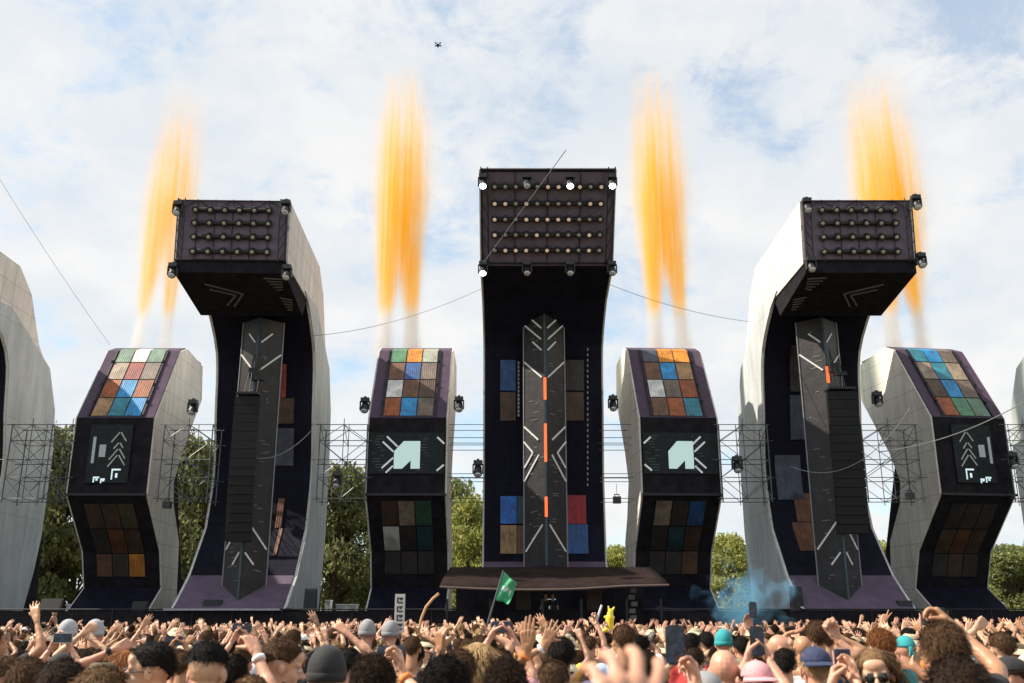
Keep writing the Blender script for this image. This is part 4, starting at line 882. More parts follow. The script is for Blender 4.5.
def scalp(kind, rng):
    """hair form on the skull: base shell plus strands"""
    C0 = np.array((0, -.014, .030)); Rr = np.array((.075,.095,.088))
    n, m = 36, 22; vs = []; idx = {}; fs = []
    th = {'short':.008,'fade':.010,'mid':.012,'curly':.010,'long':.016,'bun':.012,'pony':.012,'bald':0}[kind]
    def low(d):
        az = math.atan2(d[0], d[1]); a = abs(az)          # 0 = front
        if a < .75: v = .52-.10*a
        elif a < 1.25: v = .44-(a-.75)*1.0
        elif a < 1.85: v = -.02+.0*(a)
        else: v = -.02-(a-1.85)*.62
        if kind == 'fade': v = max(v, .12 if a > 1.25 else v)
        if kind in ('curly','long','mid'): v -= .10
        return v
    lump = [(rng.normal(size=3)) for _ in range(40)]; lump = [l/np.linalg.norm(l) for l in lump]
    def rad(d):
        k = 1.0
        t = th
        if kind == 'curly': t = th*(1+min(.8, .6*sum(max(0, (float(np.dot(d, l))-.95)/.05) for l in lump)))
        if kind == 'fade': t = th*(1.35 if d[2] > .55 else .55)
        if kind == 'short': t = th*(1.5 if d[2] > .5 else .9)
        return t
    for j in range(m+1):
        t = PI*j/m*.86
        for k in range(n):
            p = 2*PI*k/n; d = np.array((math.sin(t)*math.sin(p), math.sin(t)*math.cos(p), math.cos(t)))
            lo = low(d); keep = d[2] > lo-.02
            tt = rad(d)*(1 if d[2] > lo+.12 else max(.12, (d[2]-lo+.02)/.14))
            if not keep: tt = -.012
            vs.append(C0 + d*(Rr+tt))
            idx[j, k] = keep
    for j in range(m):
        for k in range(n):
            if any((idx[j,k], idx[j,(k+1)%n], idx[j+1,k], idx[j+1,(k+1)%n])): fs.append((j*n+k, (j+1)*n+k, (j+1)*n+(k+1)%n, j*n+(k+1)%n))
    parts = [(np.array(vs), fs)]
    if kind == 'long':
        P = []
        for a in np.linspace(-2.25, 2.25, 11):
            q = PI+a*.62; x = .078*math.sin(q); y = .085*math.cos(q)-.02
            P.append(prim_cap((x, y, .04), (x*1.12+rng.normal()*.006, y*1.0-.01, -.14), .024, .030, 8)); P.append(prim_cap((x*1.12, y*1.0-.01, -.14), (x*1.05+rng.normal()*.012, y*.9-.035, -.30-rng.uniform(0,.05)), .030, .012, 8))
        parts.append(fuse(P, .010, 2))
    if kind == 'bun': parts.append(fuse([prim_ell((0,-.085,.115), (.042,.040,.036)), prim_ell((.012,-.095,.13), (.025,.03,.02))], .008, 1))
    if kind == 'pony':
        parts.append(fuse([prim_cap((0,-.10,.07), (0,-.15,.03), .022, .026), prim_cap((0,-.15,.03), (.01,-.145,-.16), .026, .010)], .008, 1))
    # strands
    sv = []; sf = []
    cnt = {'short':1300,'fade':1200,'mid':1700,'curly':2600,'long':1700,'bun':900,'pony':1000}[kind]
    for _ in range(cnt):
        for __ in range(10):
            d = rng.normal(size=3); d /= np.linalg.norm(d)
            if d[2] > low(d)+.03 and not (kind == 'long' and abs(math.atan2(d[0], d[1])) < 1.0): break
        else: continue
        p = C0 + d*(Rr+rad(d)*.75); up = np.array((0,0,1.)); flow = np.array((d[0]*.5, -.6 if d[2] > .3 else -.25, -.55 if d[2] < .4 else .0)); flow += rng.normal(size=3)*.35
        if kind in ('bun','pony'): flow = np.array((0,-.10,.09 if kind == 'bun' else .06))-p+C0*0; flow = flow/np.linalg.norm(flow)
        if kind == 'long': flow = np.array((d[0]*.55, -.30+d[1]*.2, -1.0))+rng.normal(size=3)*.10
        flow -= d*np.dot(flow, d)*.92; flow /= (np.linalg.norm(flow)+1e-6)
        L_ = {'short':.020,'fade':.022,'mid':.045,'curly':.05,'long':.17,'bun':.06,'pony':.06}[kind]*rng.uniform(.6,1.4); ns = 5
        fly = 2.4 if rng.rand() < .14 else 1.0
        s = np.cross(flow, d); s /= (np.linalg.norm(s)+1e-6); wd = .0016 if kind != 'long' else .0024; ph = rng.uniform(0, 6.28)
        o = len(sv)
        for i in range(ns):
            t = i/(ns-1)
            if kind == 'curly': q = p + d*(.004+.015*t*fly) + (s*math.cos(ph+t*5.5)+flow*math.sin(ph+t*5.5))*.009
            else:
                q = p + flow*L_*t + d*((.003+.006*fly*math.sin(t*PI*.8)) if kind != 'short' else .004+.012*t*rng.uniform(.3,1))
                if kind == 'long': q = q + np.array((0,0,0)) + s*.006*math.sin(t*7+ph); r_ = (q[:2]-C0[:2]); rn = np.linalg.norm(r_); q[:2] = C0[:2]+ r_*(max(rn, .098 if q[2] < .05 else rn)/max(rn,1e-5))
            wq = wd*(1-.7*t); sv.append(q-s*wq); sv.append(q+s*wq)
        for i in range(ns-1): sf.append((o+2*i, o+2*i+1, o+2*i+3, o+2*i+2))
    parts.append((np.array(sv), sf))
    return joinp(parts)
_sc = {}
def hairform(kind, v=0):
    if (kind, v) not in _sc: _sc[kind, v] = scalp(kind, np.random.RandomState(v*17+len(kind)))
    return _sc[kind, v]
def shell_cap(C0, Rr, zmin, n=24, m=10, front=None):
    vs = []; fs = []
    tmax = math.acos(max(-1, min(1, (zmin-C0[2])/Rr[2])))
    for j in range(m+1):
        t = tmax*j/m
        for k in range(n):
            p = 2*PI*k/n; vs.append((C0[0]+Rr[0]*math.sin(t)*math.sin(p), C0[1]+Rr[1]*math.sin(t)*math.cos(p), C0[2]+Rr[2]*math.cos(t)))
    for k in range(n): p = 2*PI*k/n; t = tmax; vs.append((C0[0]+(Rr[0]-.008)*math.sin(t)*math.sin(p), C0[1]+(Rr[1]-.008)*math.sin(t)*math.cos(p), zmin))
    for j in range(m+1):
        for k in range(n): fs.append((j*n+k, (j+1)*n+k, (j+1)*n+(k+1)%n, j*n+(k+1)%n))
    return np.array(vs), fs
def hatform(kind):
    C0 = (0,-.014,.030)
    if kind == 'cap' or kind == 'backcap':
        dome = shell_cap((0,-.014,.045), (.086,.106,.088), .050); vs = []; fs = []; n = 12; sg = 1 if kind == 'cap' else -1
        for i in range(n+1):
            a = -1.15+2.3*i/n
            for r, dz in ((.0, 0), (.045, -.004), (.078, -.016)):
                x = math.sin(a)*(.084+r*.25); y = math.cos(a)*(.104)+ r*math.cos(a*.8); vs.append((x, sg*y-.014, .056+dz-abs(a)*.004)); 
        for i in range(n):
            for j in range(2): a = i*3+j; fs.append((a, a+1, a+4, a+3))
        vs2 = [(x, y, z-.006) for x, y, z in vs]; o = len(vs); fs += [tuple(reversed([q+o for q in f])) for f in fs]
        bt = prim_ell((0,-.014,.134), (.008,.008,.005), 8, 5)
        return joinp([dome, (np.array(vs+vs2), fs), (np.array([tuple(v) for v in bt[0]]), bt[1])])
    if kind == 'beanie':
        d = shell_cap((0,-.016,.040), (.088,.107,.112), -.005); r = fuse([prim_cap((.0,-.016,.0), (.0,-.016,.03), .0965, .095, 24, (.93,1.13))], .01, 1)
        band = shell_cap((0,-.016,.015), (.093,.112,.06), -.01); V, f = band; V[:, 2] = np.minimum(V[:, 2], .042); return joinp([d, (V, f)])
    if kind == 'bucket':
        d = shell_cap((0,-.014,.045), (.086,.104,.085), .045); V, f = d; V[:, 2] = np.minimum(V[:, 2], .118)
        vs = []; fs = []; n = 28
        for i in range(n):
            a = 2*PI*i/n
            for r, z in ((1.0,.062),(1.22,.036),(1.45,.010),(1.43,.004),(1.0,.052)): vs.append((.086*r*math.sin(a), .104*r*math.cos(a)-.014, z))
        for i in range(n):
            for j in range(4): a = i*5+j; b_ = ((i+1)%n)*5+j; fs.append((a, b_, b_+1, a+1))
        return joinp([d, (V, f), (np.array(vs), fs)])
    if kind == 'bandana':
        d = shell_cap(C0, (.080,.100,.094), .035); k = fuse([prim_ell((0,-.118,.03), (.018,.012,.012)), prim_cap((.005,-.125,.02), (.02,-.135,-.04), .012, .008, 8), prim_cap((-.005,-.125,.02), (-.02,-.133,-.035), .012, .008, 8)], .006, 1); return joinp([d, k])
def glasses():
    mb = MB()
    for sg in (-1, 1):
        mb.lathe([(.025,-.002),(.026,.002),(.024,.004)], (sg*.031, .098, .004), 14, (sg*.12, 1, -.05)); mb.tube([(sg*.056,.092,.010), (sg*.083,.03,.010), (sg*.084,-.02,.002)], .0028, 6)
    mb.tube([(-.010,.101,.008), (.010,.101,.008)], .003, 6); return np.array(mb.v), mb.f
def eyesform():
    w = [prim_ell((sg*.030,.0785,.003), (.0125,.0115,.0085), 12, 8) for sg in (-1,1)]; i = [prim_ell((sg*.030,.0865,.003), (.0055,.0045,.0058), 10, 6) for sg in (-1,1)]
    return [(np.array([tuple(v) for v in a]), b_) for a, b_ in w], [(np.array([tuple(v) for v in a]), b_) for a, b_ in i]
def browform():
    p = []
    for sg in (-1,1): p.append(prim_cap((sg*.016,.083,.026), (sg*.046,.073,.028), .0045, .003, 8))
    return joinp([(np.array([tuple(v) for v in a]), b_) for a, b_ in p])
def wob(V, amp, seed, f=9):
    a = seed*1.7; n = np.sin(V[:,2]*f*2.1+a+np.sin(V[:,0]*f+a)*1.5) + .6*np.sin(V[:,0]*f*2.7+V[:,2]*f*1.3+a*2) + .5*np.sin(V[:,1]*f*2.2-V[:,2]*f*.9+a)
    c = np.array((0,0,0)); d = V.copy(); d[:, 2] = 0; L_ = np.linalg.norm(d, axis=1)[:, None]+1e-5; return V + d/L_*n[:, None]*amp
def person_parts(sp):
    """sp: dict. Returns list of (name, (V,F), material) with the body first; local frame: feet at 0, faces +y, height 1.75"""
    vox = sp.get('vox', .016); fem = sp.get('fem', False); b = .90 if fem else 1.0; bulk = sp.get('bulk', 1.0)
    lean = sp.get('lean', 0.0)
    sh = {-1: Vector((-.178*b*bulk, lean*.5, 1.425)), 1: Vector((.178*b*bulk, lean*.5, 1.425))}
    Lb = []; TR = []; SL = []; wr = {}
    torso = [prim_ell((0,0,.97), (.165,.118*bulk,.12)), prim_ell((0,lean*.1,1.10), (.142*b*bulk,.100*bulk,.17)), prim_ell((0,lean*.3,1.28), (.162*b*bulk,.112*bulk,.17)), prim_cap((-.145*b,lean*.45,1.415), (.145*b,lean*.45,1.415), .062, .062, 12), prim_cap((0,lean*.5-.01,1.40), (0,lean*.6+.0,1.50), .070, .058, 12)]
    if fem: torso += [prim_ell((sg*.068,.085,1.285), (.062,.055,.062)) for sg in (-1,1)]
    legs = []
    for sg in (-1,1):
        st = sp.get('stride', .0)*sg
        legs += [prim_cap((sg*.088,0,.93), (sg*.100,st*.3+.015,.50), .086, .058, 14), prim_cap((sg*.100,st*.3+.015,.50), (sg*.108,st*.5-.01,.10), .056, .038, 12), prim_cap((sg*.108,st*.5-.03,.045), (sg*.122,st*.5+.15,.035), .042, .034, 10, (1.0,1.0)), prim_cap((sg*.108,st*.5-.01,.12), (sg*.108,st*.5-.03,.045), .040, .042, 10)]
    arms = []; hands = []; phones = []
    for sg in (-1, 1):
        a = sp['arms'][0 if sg < 0 else 1]
        w = Vector(a['w']); el, w = ik(sh[sg], w, .29, .255, a.get('hint', (sg*.6, -.2, -.6)))
        arms += [prim_cap(sh[sg], sh[sg].lerp(el, .5), .054*b*bulk, .047*b*bulk, 12), prim_cap(sh[sg].lerp(el, .5), el, .047*b*bulk, .040*b, 12), prim_cap(el, el.lerp(w, .35), .041*b, .040*b, 12), prim_cap(el.lerp(w, .35), w, .040*b, .026*b, 12, (1,.85))]
        fd = (w-el).normalized(); hd = Vector(a.get('hd', fd)).normalized(); hd = (fd*.4+hd*.6).normalized() if 'hd' in a else fd
        Fm = frame(hd, a.get('palm', (0,1,0))); Hv, Hf = hand(a.get('pose','relaxed'), sp.get('hvox', .0055)); Hv = Hv.copy()
        flip = sg < 0
        if flip: Hv[:, 0] *= -1; Hf = [tuple(reversed(q)) for q in Hf]
        k = .95 if fem else 1.03; Mx = Matrix.Translation(w+hd*.022) @ Fm.to_4x4() @ Matrix.Scale(k, 4); hands.append(xf((Hv, Hf), Mx))
        SL.append((sh[sg], el, w)); wr[sg] = (w, hd, Fm, Mx)
    body = fuse(torso+legs+arms, vox, 3, .5)
    hc = Vector((0, lean*.6+.025, 1.635)); hr = Euler((math.radians(sp.get('pitch', 0)), math.radians(sp.get('roll', 0)), math.radians(sp.get('hyaw', 0)))).to_matrix().to_4x4()
    HM = Matrix.Translation(hc+Vector((0,0,-.10))) @ hr @ Matrix.Translation((0,0,.10)) @ Matrix.Scale(1.0 if not fem else .96, 4)
    body = joinp([body, xf(head(sp.get('headvox', .007), fem), HM)] + hands)
    out = [('body', body, skin_mat(sp.get('skin', 'fair')))]
    # clothes
    if sp.get('shirt'):
        e = .014; S_ = [prim_ell((0,0,.99), (.176,.128*bulk,.13)), prim_ell((0,lean*.1,1.10), (.158*b*bulk,.116*bulk,.18)), prim_ell((0,lean*.3,1.27), (.176*b*bulk,.126*bulk,.17)), prim_cap((-.145*b,lean*.45,1.405), (.145*b,lean*.45,1.405), .066, .066, 12, (1,1))]
        if fem: S_ += [prim_ell((sg*.068,.088,1.285), (.070,.060,.068)) for sg in (-1,1)]
        st = sp.get('sleeve', .55)
        for (s, el, w) in SL:
            if st > 0:
                en = s.lerp(el, min(1, st)); S_.append(prim_cap(s, en, .068*bulk, (.062 if st < .9 else .052)*bulk, 12))
                if st > 1: S_.append(prim_cap(el, el.lerp(w, st-1), .052, .040, 12))
        out.append(('shirt' if st <= 1 else 'jacket', (lambda q: (wob(q[0], .0035, sp.get('seed', 1)), q[1]))(fuse(S_, max(.012, vox*.95), 2, .4)), cloth_mat(sp['shirt'])))
    full = sp.get('trousers', True)
    T_ = [prim_ell((0,0,.94), (.176,.130*bulk,.10))]
    for sg in (-1,1):
        st = sp.get('stride', .0)*sg
        T_ += [prim_cap((sg*.090,0,.92), (sg*.101,st*.3+.015,.50 if full else .56), .098, .072 if full else .086, 14)]
        if full: T_.append(prim_cap((sg*.100,st*.3+.015,.50), (sg*.108,st*.5-.01,.13), .070, .060, 12))
    out.append(('trousers' if full else 'shorts', fuse(T_, max(.014, vox), 2, .4), cloth_mat(sp.get('pants', 'denim'))))
    if sp.get('hair') and sp['hair'] != 'bald':
        h = hairform(sp['hair'], sp.get('hv', 0))
        if sp.get('hat'): V, f = h; V = V.copy(); k = V[:, 2] > .052; V[k, :2] *= .93; V[k, 2] = .052+(V[k, 2]-.052)*.86; h = (V, f)
        out.append(('hair', xf(h, HM), hair_mat(sp.get('hc', 'dark brown'))))
    if sp.get('hat'): out.append((dict(cap='cap', backcap='cap', beanie='beanie', bucket='bucket_hat', bandana='bandana')[sp['hat']], xf(hatform(sp['hat']), HM), cloth_mat(sp.get('hatc', 'black'))))
    if sp.get('beard'): 
        bv = fuse([prim_ell((0,.050,-.078), (.052,.046,.042)), prim_ell((0,.030,-.070), (.0575,.045,.040)), prim_cap((-.02,.092,-.044), (.02,.092,-.044), .006, .006, 8)], .007, 2); out.append(('beard', xf(bv, HM), hair_mat(sp.get('hc', 'dark brown'))))
    if sp.get('shades'): out.append(('sunglasses', xf(glasses(), HM), mat('black_glossy_plastic', (.008,.008,.009), .12, coat=1)))
    elif sp.get('face'):
        w, i = eyesform(); out.append(('eyes', xf(joinp(w), HM), mat('eye_white', (.7,.68,.65), .3))); out.append(('irises', xf(joinp(i), HM), mat('dark_iris', (.03,.02,.012), .2)))
    if sp.get('face') or sp.get('shades'): out.append(('eyebrows', xf(browform(), HM), hair_mat(sp.get('hc', 'dark brown'))))
    for sg, c, nm in sp.get('bands', ()):
        w, hd, Fm, Mx = wr[sg]; fdir = (w-SL[0 if sg < 0 else 1][1]).normalized(); mb = MB()
        p = w - fdir*.025; mb.tube([p-fdir*.012, p-fdir*.010, p+fdir*.010, p+fdir*.012], [.030,.034,.034,.030], 14)
        if nm == 'wristwatch': mb.lathe([(.018,0),(.018,.008),(.015,.010)], p-Vector(Fm.col[1])*.028, 12, -Vector(Fm.col[1]))
        out.append((nm, (np.array(mb.v), mb.f), cloth_mat(c)))
    return out, wr, HM
def make_person(sp):
    parts, wr, HM = person_parts(sp)
    ms = [(n, to_mesh(n, vf, m)) for n, vf, m in parts]; return ms, wr
def place_person(ms, x, y, z, yaw, s, label, group, slots=None, mats=None):
    o = bpy.data.objects.new('person', ms[0][1]); C.objects.link(o); o.location = (x, y, z); o.rotation_euler = (0,0,yaw); o.scale = (s[0], s[0], s[1]) if isinstance(s, tuple) else (s, s, s)
    tag(o, label, 'person', group)
    def ovr(ob, key):
        if mats and key in mats: ob.material_slots[0].link = 'OBJECT'; ob.material_slots[0].material = mats[key]
    ovr(o, 'body')
    for n, me in ms[1:]:
        c = bpy.data.objects.new(n, me); C.objects.link(c); c.parent = o; ovr(c, n)
    return o
# ---- phones
_ph = {}
def phone_obj(Mx, label, land=False, case='black_case', on=True, s=1.0):
    key = (case, on)
    if key not in _ph:
        b = bmesh.new(); bmesh.ops.create_cube(b, size=1); bmesh.ops.scale(b, vec=(.078,.009,.160), verts=b.verts); bmesh.ops.bevel(b, geom=[e for e in b.edges if abs(e.verts[0].co.x-e.verts[1].co.x) < 1e-5 and abs(e.verts[0].co.z-e.verts[1].co.z) < 1e-5], offset=.011, segments=4, affect='EDGES')
        me = bpy.data.meshes.new('phone'); b.to_mesh(me); b.free(); me.materials.append({'black_case': mat('black_case', (.02,.02,.022), .35), 'silver_case': mat('silver_case', (.55,.55,.57), .3, .5), 'pink_case': mat('pink_case', (.75,.45,.42), .5)}[case])
        sc = MB(); sc.box((0,-.0050,0), (.070,.0012,.148)); 
        m, nt, bb = new_mat('phone_screen_%d' % len(_ph)); N = nt.nodes; L = nt.links; tc = N.new('ShaderNodeTexCoord'); ns = N.new('ShaderNodeTexNoise'); ns.inputs['Scale'].default_value = 26; ns.inputs['Detail'].default_value = 3
        L.new(tc.outputs['Object'], ns.inputs['Vector']); r = N.new('ShaderNodeValToRGB'); r.color_ramp.elements[0].color = (.004,.006,.012,1); r.color_ramp.elements[1].color = (.05,.10,.20,1); r.color_ramp.elements[0].position = .45; r.color_ramp.elements[1].position = .75
        L.new(ns.outputs['Fac'], r.inputs['Fac']); L.new(r.outputs[0], bb.inputs['Emission Color']); bb.inputs['Emission Strength'].default_value = .25; bb.inputs['Base Color'].default_value = (.01,.012,.016,1); bb.inputs['Roughness'].default_value = .12
        so_ = sc.build('screen', m, None, (0,0,0)); sd_ = so_.data; bpy.data.objects.remove(so_); _ph[key] = (me, sd_)
    me, sd_ = _ph[key]
    o = bpy.data.objects.new('phone', me); C.objects.link(o); o.matrix_world = Mx @ Matrix.Scale(s, 4); tag(o, label, 'phone', 'phones held up by the crowd')
    c = bpy.data.objects.new('screen', sd_); C.objects.link(c); c.parent = o
    return o
# ------------------------------------------------------------------ crowd
def A(kind, sg, **k):
    d = {'down': dict(w=(sg*.27,.06,.86), hint=(sg*.4,-1,0), pose='relaxed', palm=(-sg,0,0)),
         'up': dict(w=(sg*.28,.12,1.83), hint=(sg,-.1,-.3), pose='open', palm=(0,1,.1)),
         'upwide': dict(w=(sg*.44,.08,1.72), hint=(sg,-.2,-.5), pose='wide', palm=(0,1,.1), hd=(sg*.1,0,1)),
         'bent': dict(w=(sg*.33,.20,1.60), hint=(sg,-.1,-1), pose='open', palm=(0,1,0), hd=(0,.1,1)),
         'clap': dict(w=(sg*.055,.26,1.76), hint=(sg,0,-.5), pose='flat', palm=(-sg,0,.0), hd=(-sg*.05,.0,1)),
         'fist': dict(w=(sg*.26,.16,1.84), hint=(sg,-.1,-.3), pose='fist', palm=(0,1,0)),
         'point': dict(w=(sg*.22,.36,1.72), hint=(sg,-.1,-.6), pose='point', palm=(0,.6,-.5), hd=(0,.5,.9)),
         'peace': dict(w=(sg*.27,.12,1.82), hint=(sg,-.1,-.3), pose='peace', palm=(0,1,0)),
         'horns': dict(w=(sg*.30,.12,1.78), hint=(sg,-.1,-.3), pose='horns', palm=(0,1,0)),
         'phone': dict(w=(sg*.10,.36,1.68), hint=(sg,0,-1), pose='relaxed', palm=(0,-1,-.1), hd=(0,.05,1)),
         'brow': dict(w=(sg*.20,.16,1.66), hint=(sg,.1,-.3), pose='flat', palm=(0,-.2,-1), hd=(-sg,.1,.1)),
         'front': dict(w=(sg*.10,.34,1.40), hint=(sg,-.2,-1), pose='relaxed', palm=(-sg*.6,-.6,0), hd=(-sg*.2,.2,1))}[kind]
    d = dict(d); d.update(k); return d
ESS = dict(down='arms down')
GS = [
 dict(arms=('up','up'), hair='short', hc='dark brown', shirt='white', skin='fair', pose='hands raised'),
 dict(arms=('down','up'), hair='mid', hc='brown', shirt='black', skin='fair', pose='right hand raised'),
 dict(arms=('upwide','upwide'), hair='long', hc='blond', fem=True, shirt='pink', skin='pink', pose='arms spread up', sleeve=.2),
 dict(arms=('down','down'), hair='short', hc='brown', shirt='grey', skin='fair', pose='arms down'),
 dict(arms=('clap','clap'), hair='curly', hc='black', shirt='navy', skin='olive', pose='clapping overhead'),
 dict(arms=('down','fist'), hair='fade', hc='black', shirt='red', skin='tan', pose='right fist raised'),
 dict(arms=('phone','down'), hair='bun', hc='dark brown', fem=True, shirt='cream', skin='tan', pose='filming left-handed', sleeve=0, ph=-1),
 dict(arms=('bent','bent'), hair='long', hc='dark brown', fem=True, shirt='light blue', skin='fair', pose='hands half raised', sleeve=.3),
 dict(arms=('up','down'), hair='short', hc='light brown', shirt=None, skin='pink', pose='left hand raised'),
 dict(arms=('down','down'), hair='pony', hc='blond', fem=True, shirt='white', skin='fair', pose='arms down', sleeve=.3),
 dict(arms=('down','point'), hair='short', hc='black', shirt='teal', skin='olive', hat='backcap', hatc='black', pose='pointing ahead'),
 dict(arms=('down','down'), hair='short', hc='brown', shirt='black', skin='tan', hat='bucket', hatc='cream', pose='arms down'),
 dict(arms=('peace','down'), hair='mid', hc='ginger', shirt='green', skin='pink', pose='left peace sign'),
 dict(arms=('down','phone'), hair='short', hc='dark brown', shirt='khaki', skin='fair', hat='cap', hatc='white', pose='filming right-handed', ph=1),
 dict(arms=('down','down'), hair='curly', hc='dark brown', fem=True, shirt='orange', skin='brown', pose='arms down', sleeve=0),
 dict(arms=('brow','brow'), hair='mid', hc='dark brown', shirt=None, skin='fair', pose='shading eyes'),
 dict(arms=('upwide','horns'), hair='short', hc='grey', shirt='black', skin='pink', pose='hands raised'),
 dict(arms=('down','up'), hair='pony', hc='brown', fem=True, shirt='lilac', skin='fair', pose='right hand raised', sleeve=0),
]
PROTO = []
for i, g_ in enumerate(GS):
    sp = dict(g_); sp['arms'] = (A(g_['arms'][0], -1), A(g_['arms'][1], 1)); sp.update(vox=.022, hvox=.0068, headvox=.009, pitch=6, hyaw=random.choice((-48,-20,-10,0,0,8,18,30,52)), seed=i, hv=i % 3, pants='denim' if i % 2 else 'black', trousers=i % 3 > 0)
    ms, wr = make_person(sp); PROTO.append((sp, ms, wr))
GWT = [2 if g_['pose'] == 'arms down' else .45 for g_ in GS]; GWT[3] = 3.2
used = []      # (x, y) of everyone placed
block = []     # (px, half width, Y): picture columns where nearer people must not stand
H = []
def hero(px, top, Y, label, yaw=0, arms=('down','down'), clear=1.0, grp='people in the crowd before the stage', **k):
    zt = zat(top, Y); hh = 1.765 + (.012 if k.get('hair') in ('curly',) else 0) + (.02 if k.get('hat') else 0)
    s = zt/hh; s = max(.86, min(1.14, s)); X = (px-512)*Y/ray(px, top+15)[1]; yw = math.radians(yaw)
    Rm = Matrix.Rotation(-yw, 4, 'Z')
    def loc(p): return Rm @ ((Vector(p)-Vector((X, Y, 0)))/s)
    ar = []
    for sg, a in zip((-1, 1), arms):
        if isinstance(a, str): ar.append(A(a, sg))
        else:
            a = dict(a); base = A(a.pop('k', 'up'), sg); w = at(*a.pop('px')); base['w'] = tuple(loc(w))
            base.pop('hd', None)
            if 'hdw' in a: base['hd'] = tuple(Rm.to_3x3() @ Vector(a.pop('hdw')))
            base.update(a); ar.append(base)
    near = Y < 7
    sp = dict(k); sp['arms'] = ar; sp.setdefault('vox', .014 if near else .020); sp.setdefault('hvox', .0045 if near else .0062); sp.setdefault('headvox', .0055 if near else .008); sp.setdefault('seed', len(used)); sp.setdefault('hv', len(used) % 3)
    ms, wr = make_person(sp); o = place_person(ms, X, Y, 0, yw, s, label, grp)
    used.append((X, Y)); block.append((px, .13*1000/Y*clear, Y, top)); H.append((o, wr, s, yw, X, Y)); return o, wr, s
def phone_at(px, py, Y, label, land=False, case='black_case', tilt=0, roll=0, s=1.0, on=True):
    Mx = Matrix.Translation(at(px, py, Y)) @ Matrix.Rotation(math.radians(tilt), 4, 'X') @ Matrix.Rotation(math.radians(roll + (90 if land else 0)), 4, 'Y'); return phone_obj(Mx, label, case=case, s=s)
D = 'down'
hero(5, 656, 5.7, 'pink-faced person with swept brown hair and sunglasses, cut off by the left photo edge', -60, hair='short', hc='brown', shirt='pink', skin='pink', shades=True)
hero(27, 659, 5.0, 'person with streaky brown hair at far left, seen from behind', 12, hair='mid', hc='brown', shirt='grey', skin='fair')
hero(62, 661, 4.5, 'dark-haired person below the silver phone at far left, seen from behind', 0, hair='mid', hc='dark brown', shirt='white', skin='fair')
hero(99, 668, 4.1, 'person with tousled brown hair close to camera, just left of the man in profile', -8, hair='mid', hc='light brown', shirt='cream', skin='pink')
hero(101, 656, 5.6, 'person in a tan bucket hat behind the tousled brown head at left', 5, hair='short', hc='brown', hat='bucket', hatc='khaki', shirt='cream', skin='tan')
hero(124, 650, 6.6, 'ginger long-haired woman raising a fist with a dark wristwatch', 10, (dict(px=(113,650,6.7), k='fist', pose='fist', palm=(.3,1,0)), D), fem=True, hair='long', hc='ginger', shirt='pink', skin='pink', sleeve=.2, bands=((-1,'black','wristwatch'),))
hero(158, 642, 4.9, 'black-haired man in round sunglasses facing left, collar of a black jacket up', 108, hair='short', hc='black', shirt='black', skin='fair', shades=True, face=True, hyaw=-6, pitch=-4, sleeve=1.5)
hero(205, 643, 4.7, 'man with freshly faded black hair and bare nape, seen from behind', -4, hair='fade', hc='black', shirt='black', skin='fair', pitch=-8)
hero(231, 655, 5.3, 'person with black hair just right of the man with the faded nape', 8, hair='short', hc='black', shirt='black', skin='tan')
o, wr, s = hero(250, 676, 4.9, 'person in a lilac shirt stretching one bare arm high beside the man with the beard', 0, (D, dict(px=(252,636,5.2), pose='hold', palm=(-.6,.6,0))), hair='short', hc='light brown', shirt='lilac', skin='pink', clear=.6, bands=((1,'white','wristband'),))
hero(272, 638, 5.3, 'brown-haired bearded man in profile looking down to the right', -72, hair='short', hc='brown', shirt='grey', skin='fair', beard=True, face=True, pitch=-16, hv=1)
hero(327, 645, 4.9, 'person in a dark charcoal beanie, seen from behind', 0, hair='bald', hat='beanie', hatc='black', shirt='black', skin='fair')
hero(373, 654, 4.6, 'person with dark curly hair holding up a phone with an orange-banded wrist', 5, (D, dict(px=(403,677,5.05), pose='hold', palm=(-.5,-.5,0), hdw=(-.15,.05,1))), hair='curly', hc='dark brown', shirt='black', skin='fair', bands=((1,'orange','wristband'),))
phone_at(391, 653, 5.1, 'dark phone held sideways by the curly-haired person with the orange wristband', True, tilt=-8, s=.9)
hero(445, 656, 4.1, 'person with big black curly hair, below the raised hand with the black band', -5, hair='curly', hc='black', shirt='black', skin='olive', hv=2)
hero(459, 650, 5.9, 'person raising a sunlit orange hand with a black band, left of the blond woman', 0, (dict(px=(443,645,5.4), pose='hold', palm=(.75,.6,.1), hdw=(-.22,0,1)), D), hair='mid', hc='brown', shirt='white', skin='tan', clear=.2, bands=((-1,'black','wristwatch'),))
hero(477, 642, 6.2, 'woman with long straight blond hair near the centre, seen from behind', -6, fem=True, hair='long', hc='blond', shirt='cream', skin='fair')
hero(506, 657, 4.7, 'person with dark curly hair right of the blond woman', 4, hair='curly', hc='dark brown', shirt='black', skin='fair', hv=1)
hero(497, 650, 6.9, 'person filming with a phone held sideways above the crowd near the centre', 0, (dict(px=(489,640,7.2), k='phone', pose='hold', palm=(.8,-.3,0)), dict(px=(514,640,7.2), k='phone', pose='hold', palm=(-.8,-.3,0))), hair='short', hc='brown', shirt='pink', skin='pink', clear=.8)
phone_at(502, 627, 7.2, 'large phone held sideways right of the green flag', True, s=1.0)
hero(553, 662, 5.9, 'brown-haired person raising a hand with an orange wristband, right of centre', 0, (dict(px=(527,652,5.6), pose='flat', palm=(.25,1,0), hdw=(-.28,0,1)), D), hair='short', hc='brown', shirt='white', skin='tan', bands=((-1,'orange','wristband'),))
hero(562, 638, 7.4, 'black-haired person raising a spread hand with a pale watch', 0, (dict(px=(544,647,7.2), pose='wide', palm=(.1,1,0), hdw=(0,0,1)), D), hair='mid', hc='black', shirt='lilac', skin='tan', bands=((-1,'white','wristwatch'),))
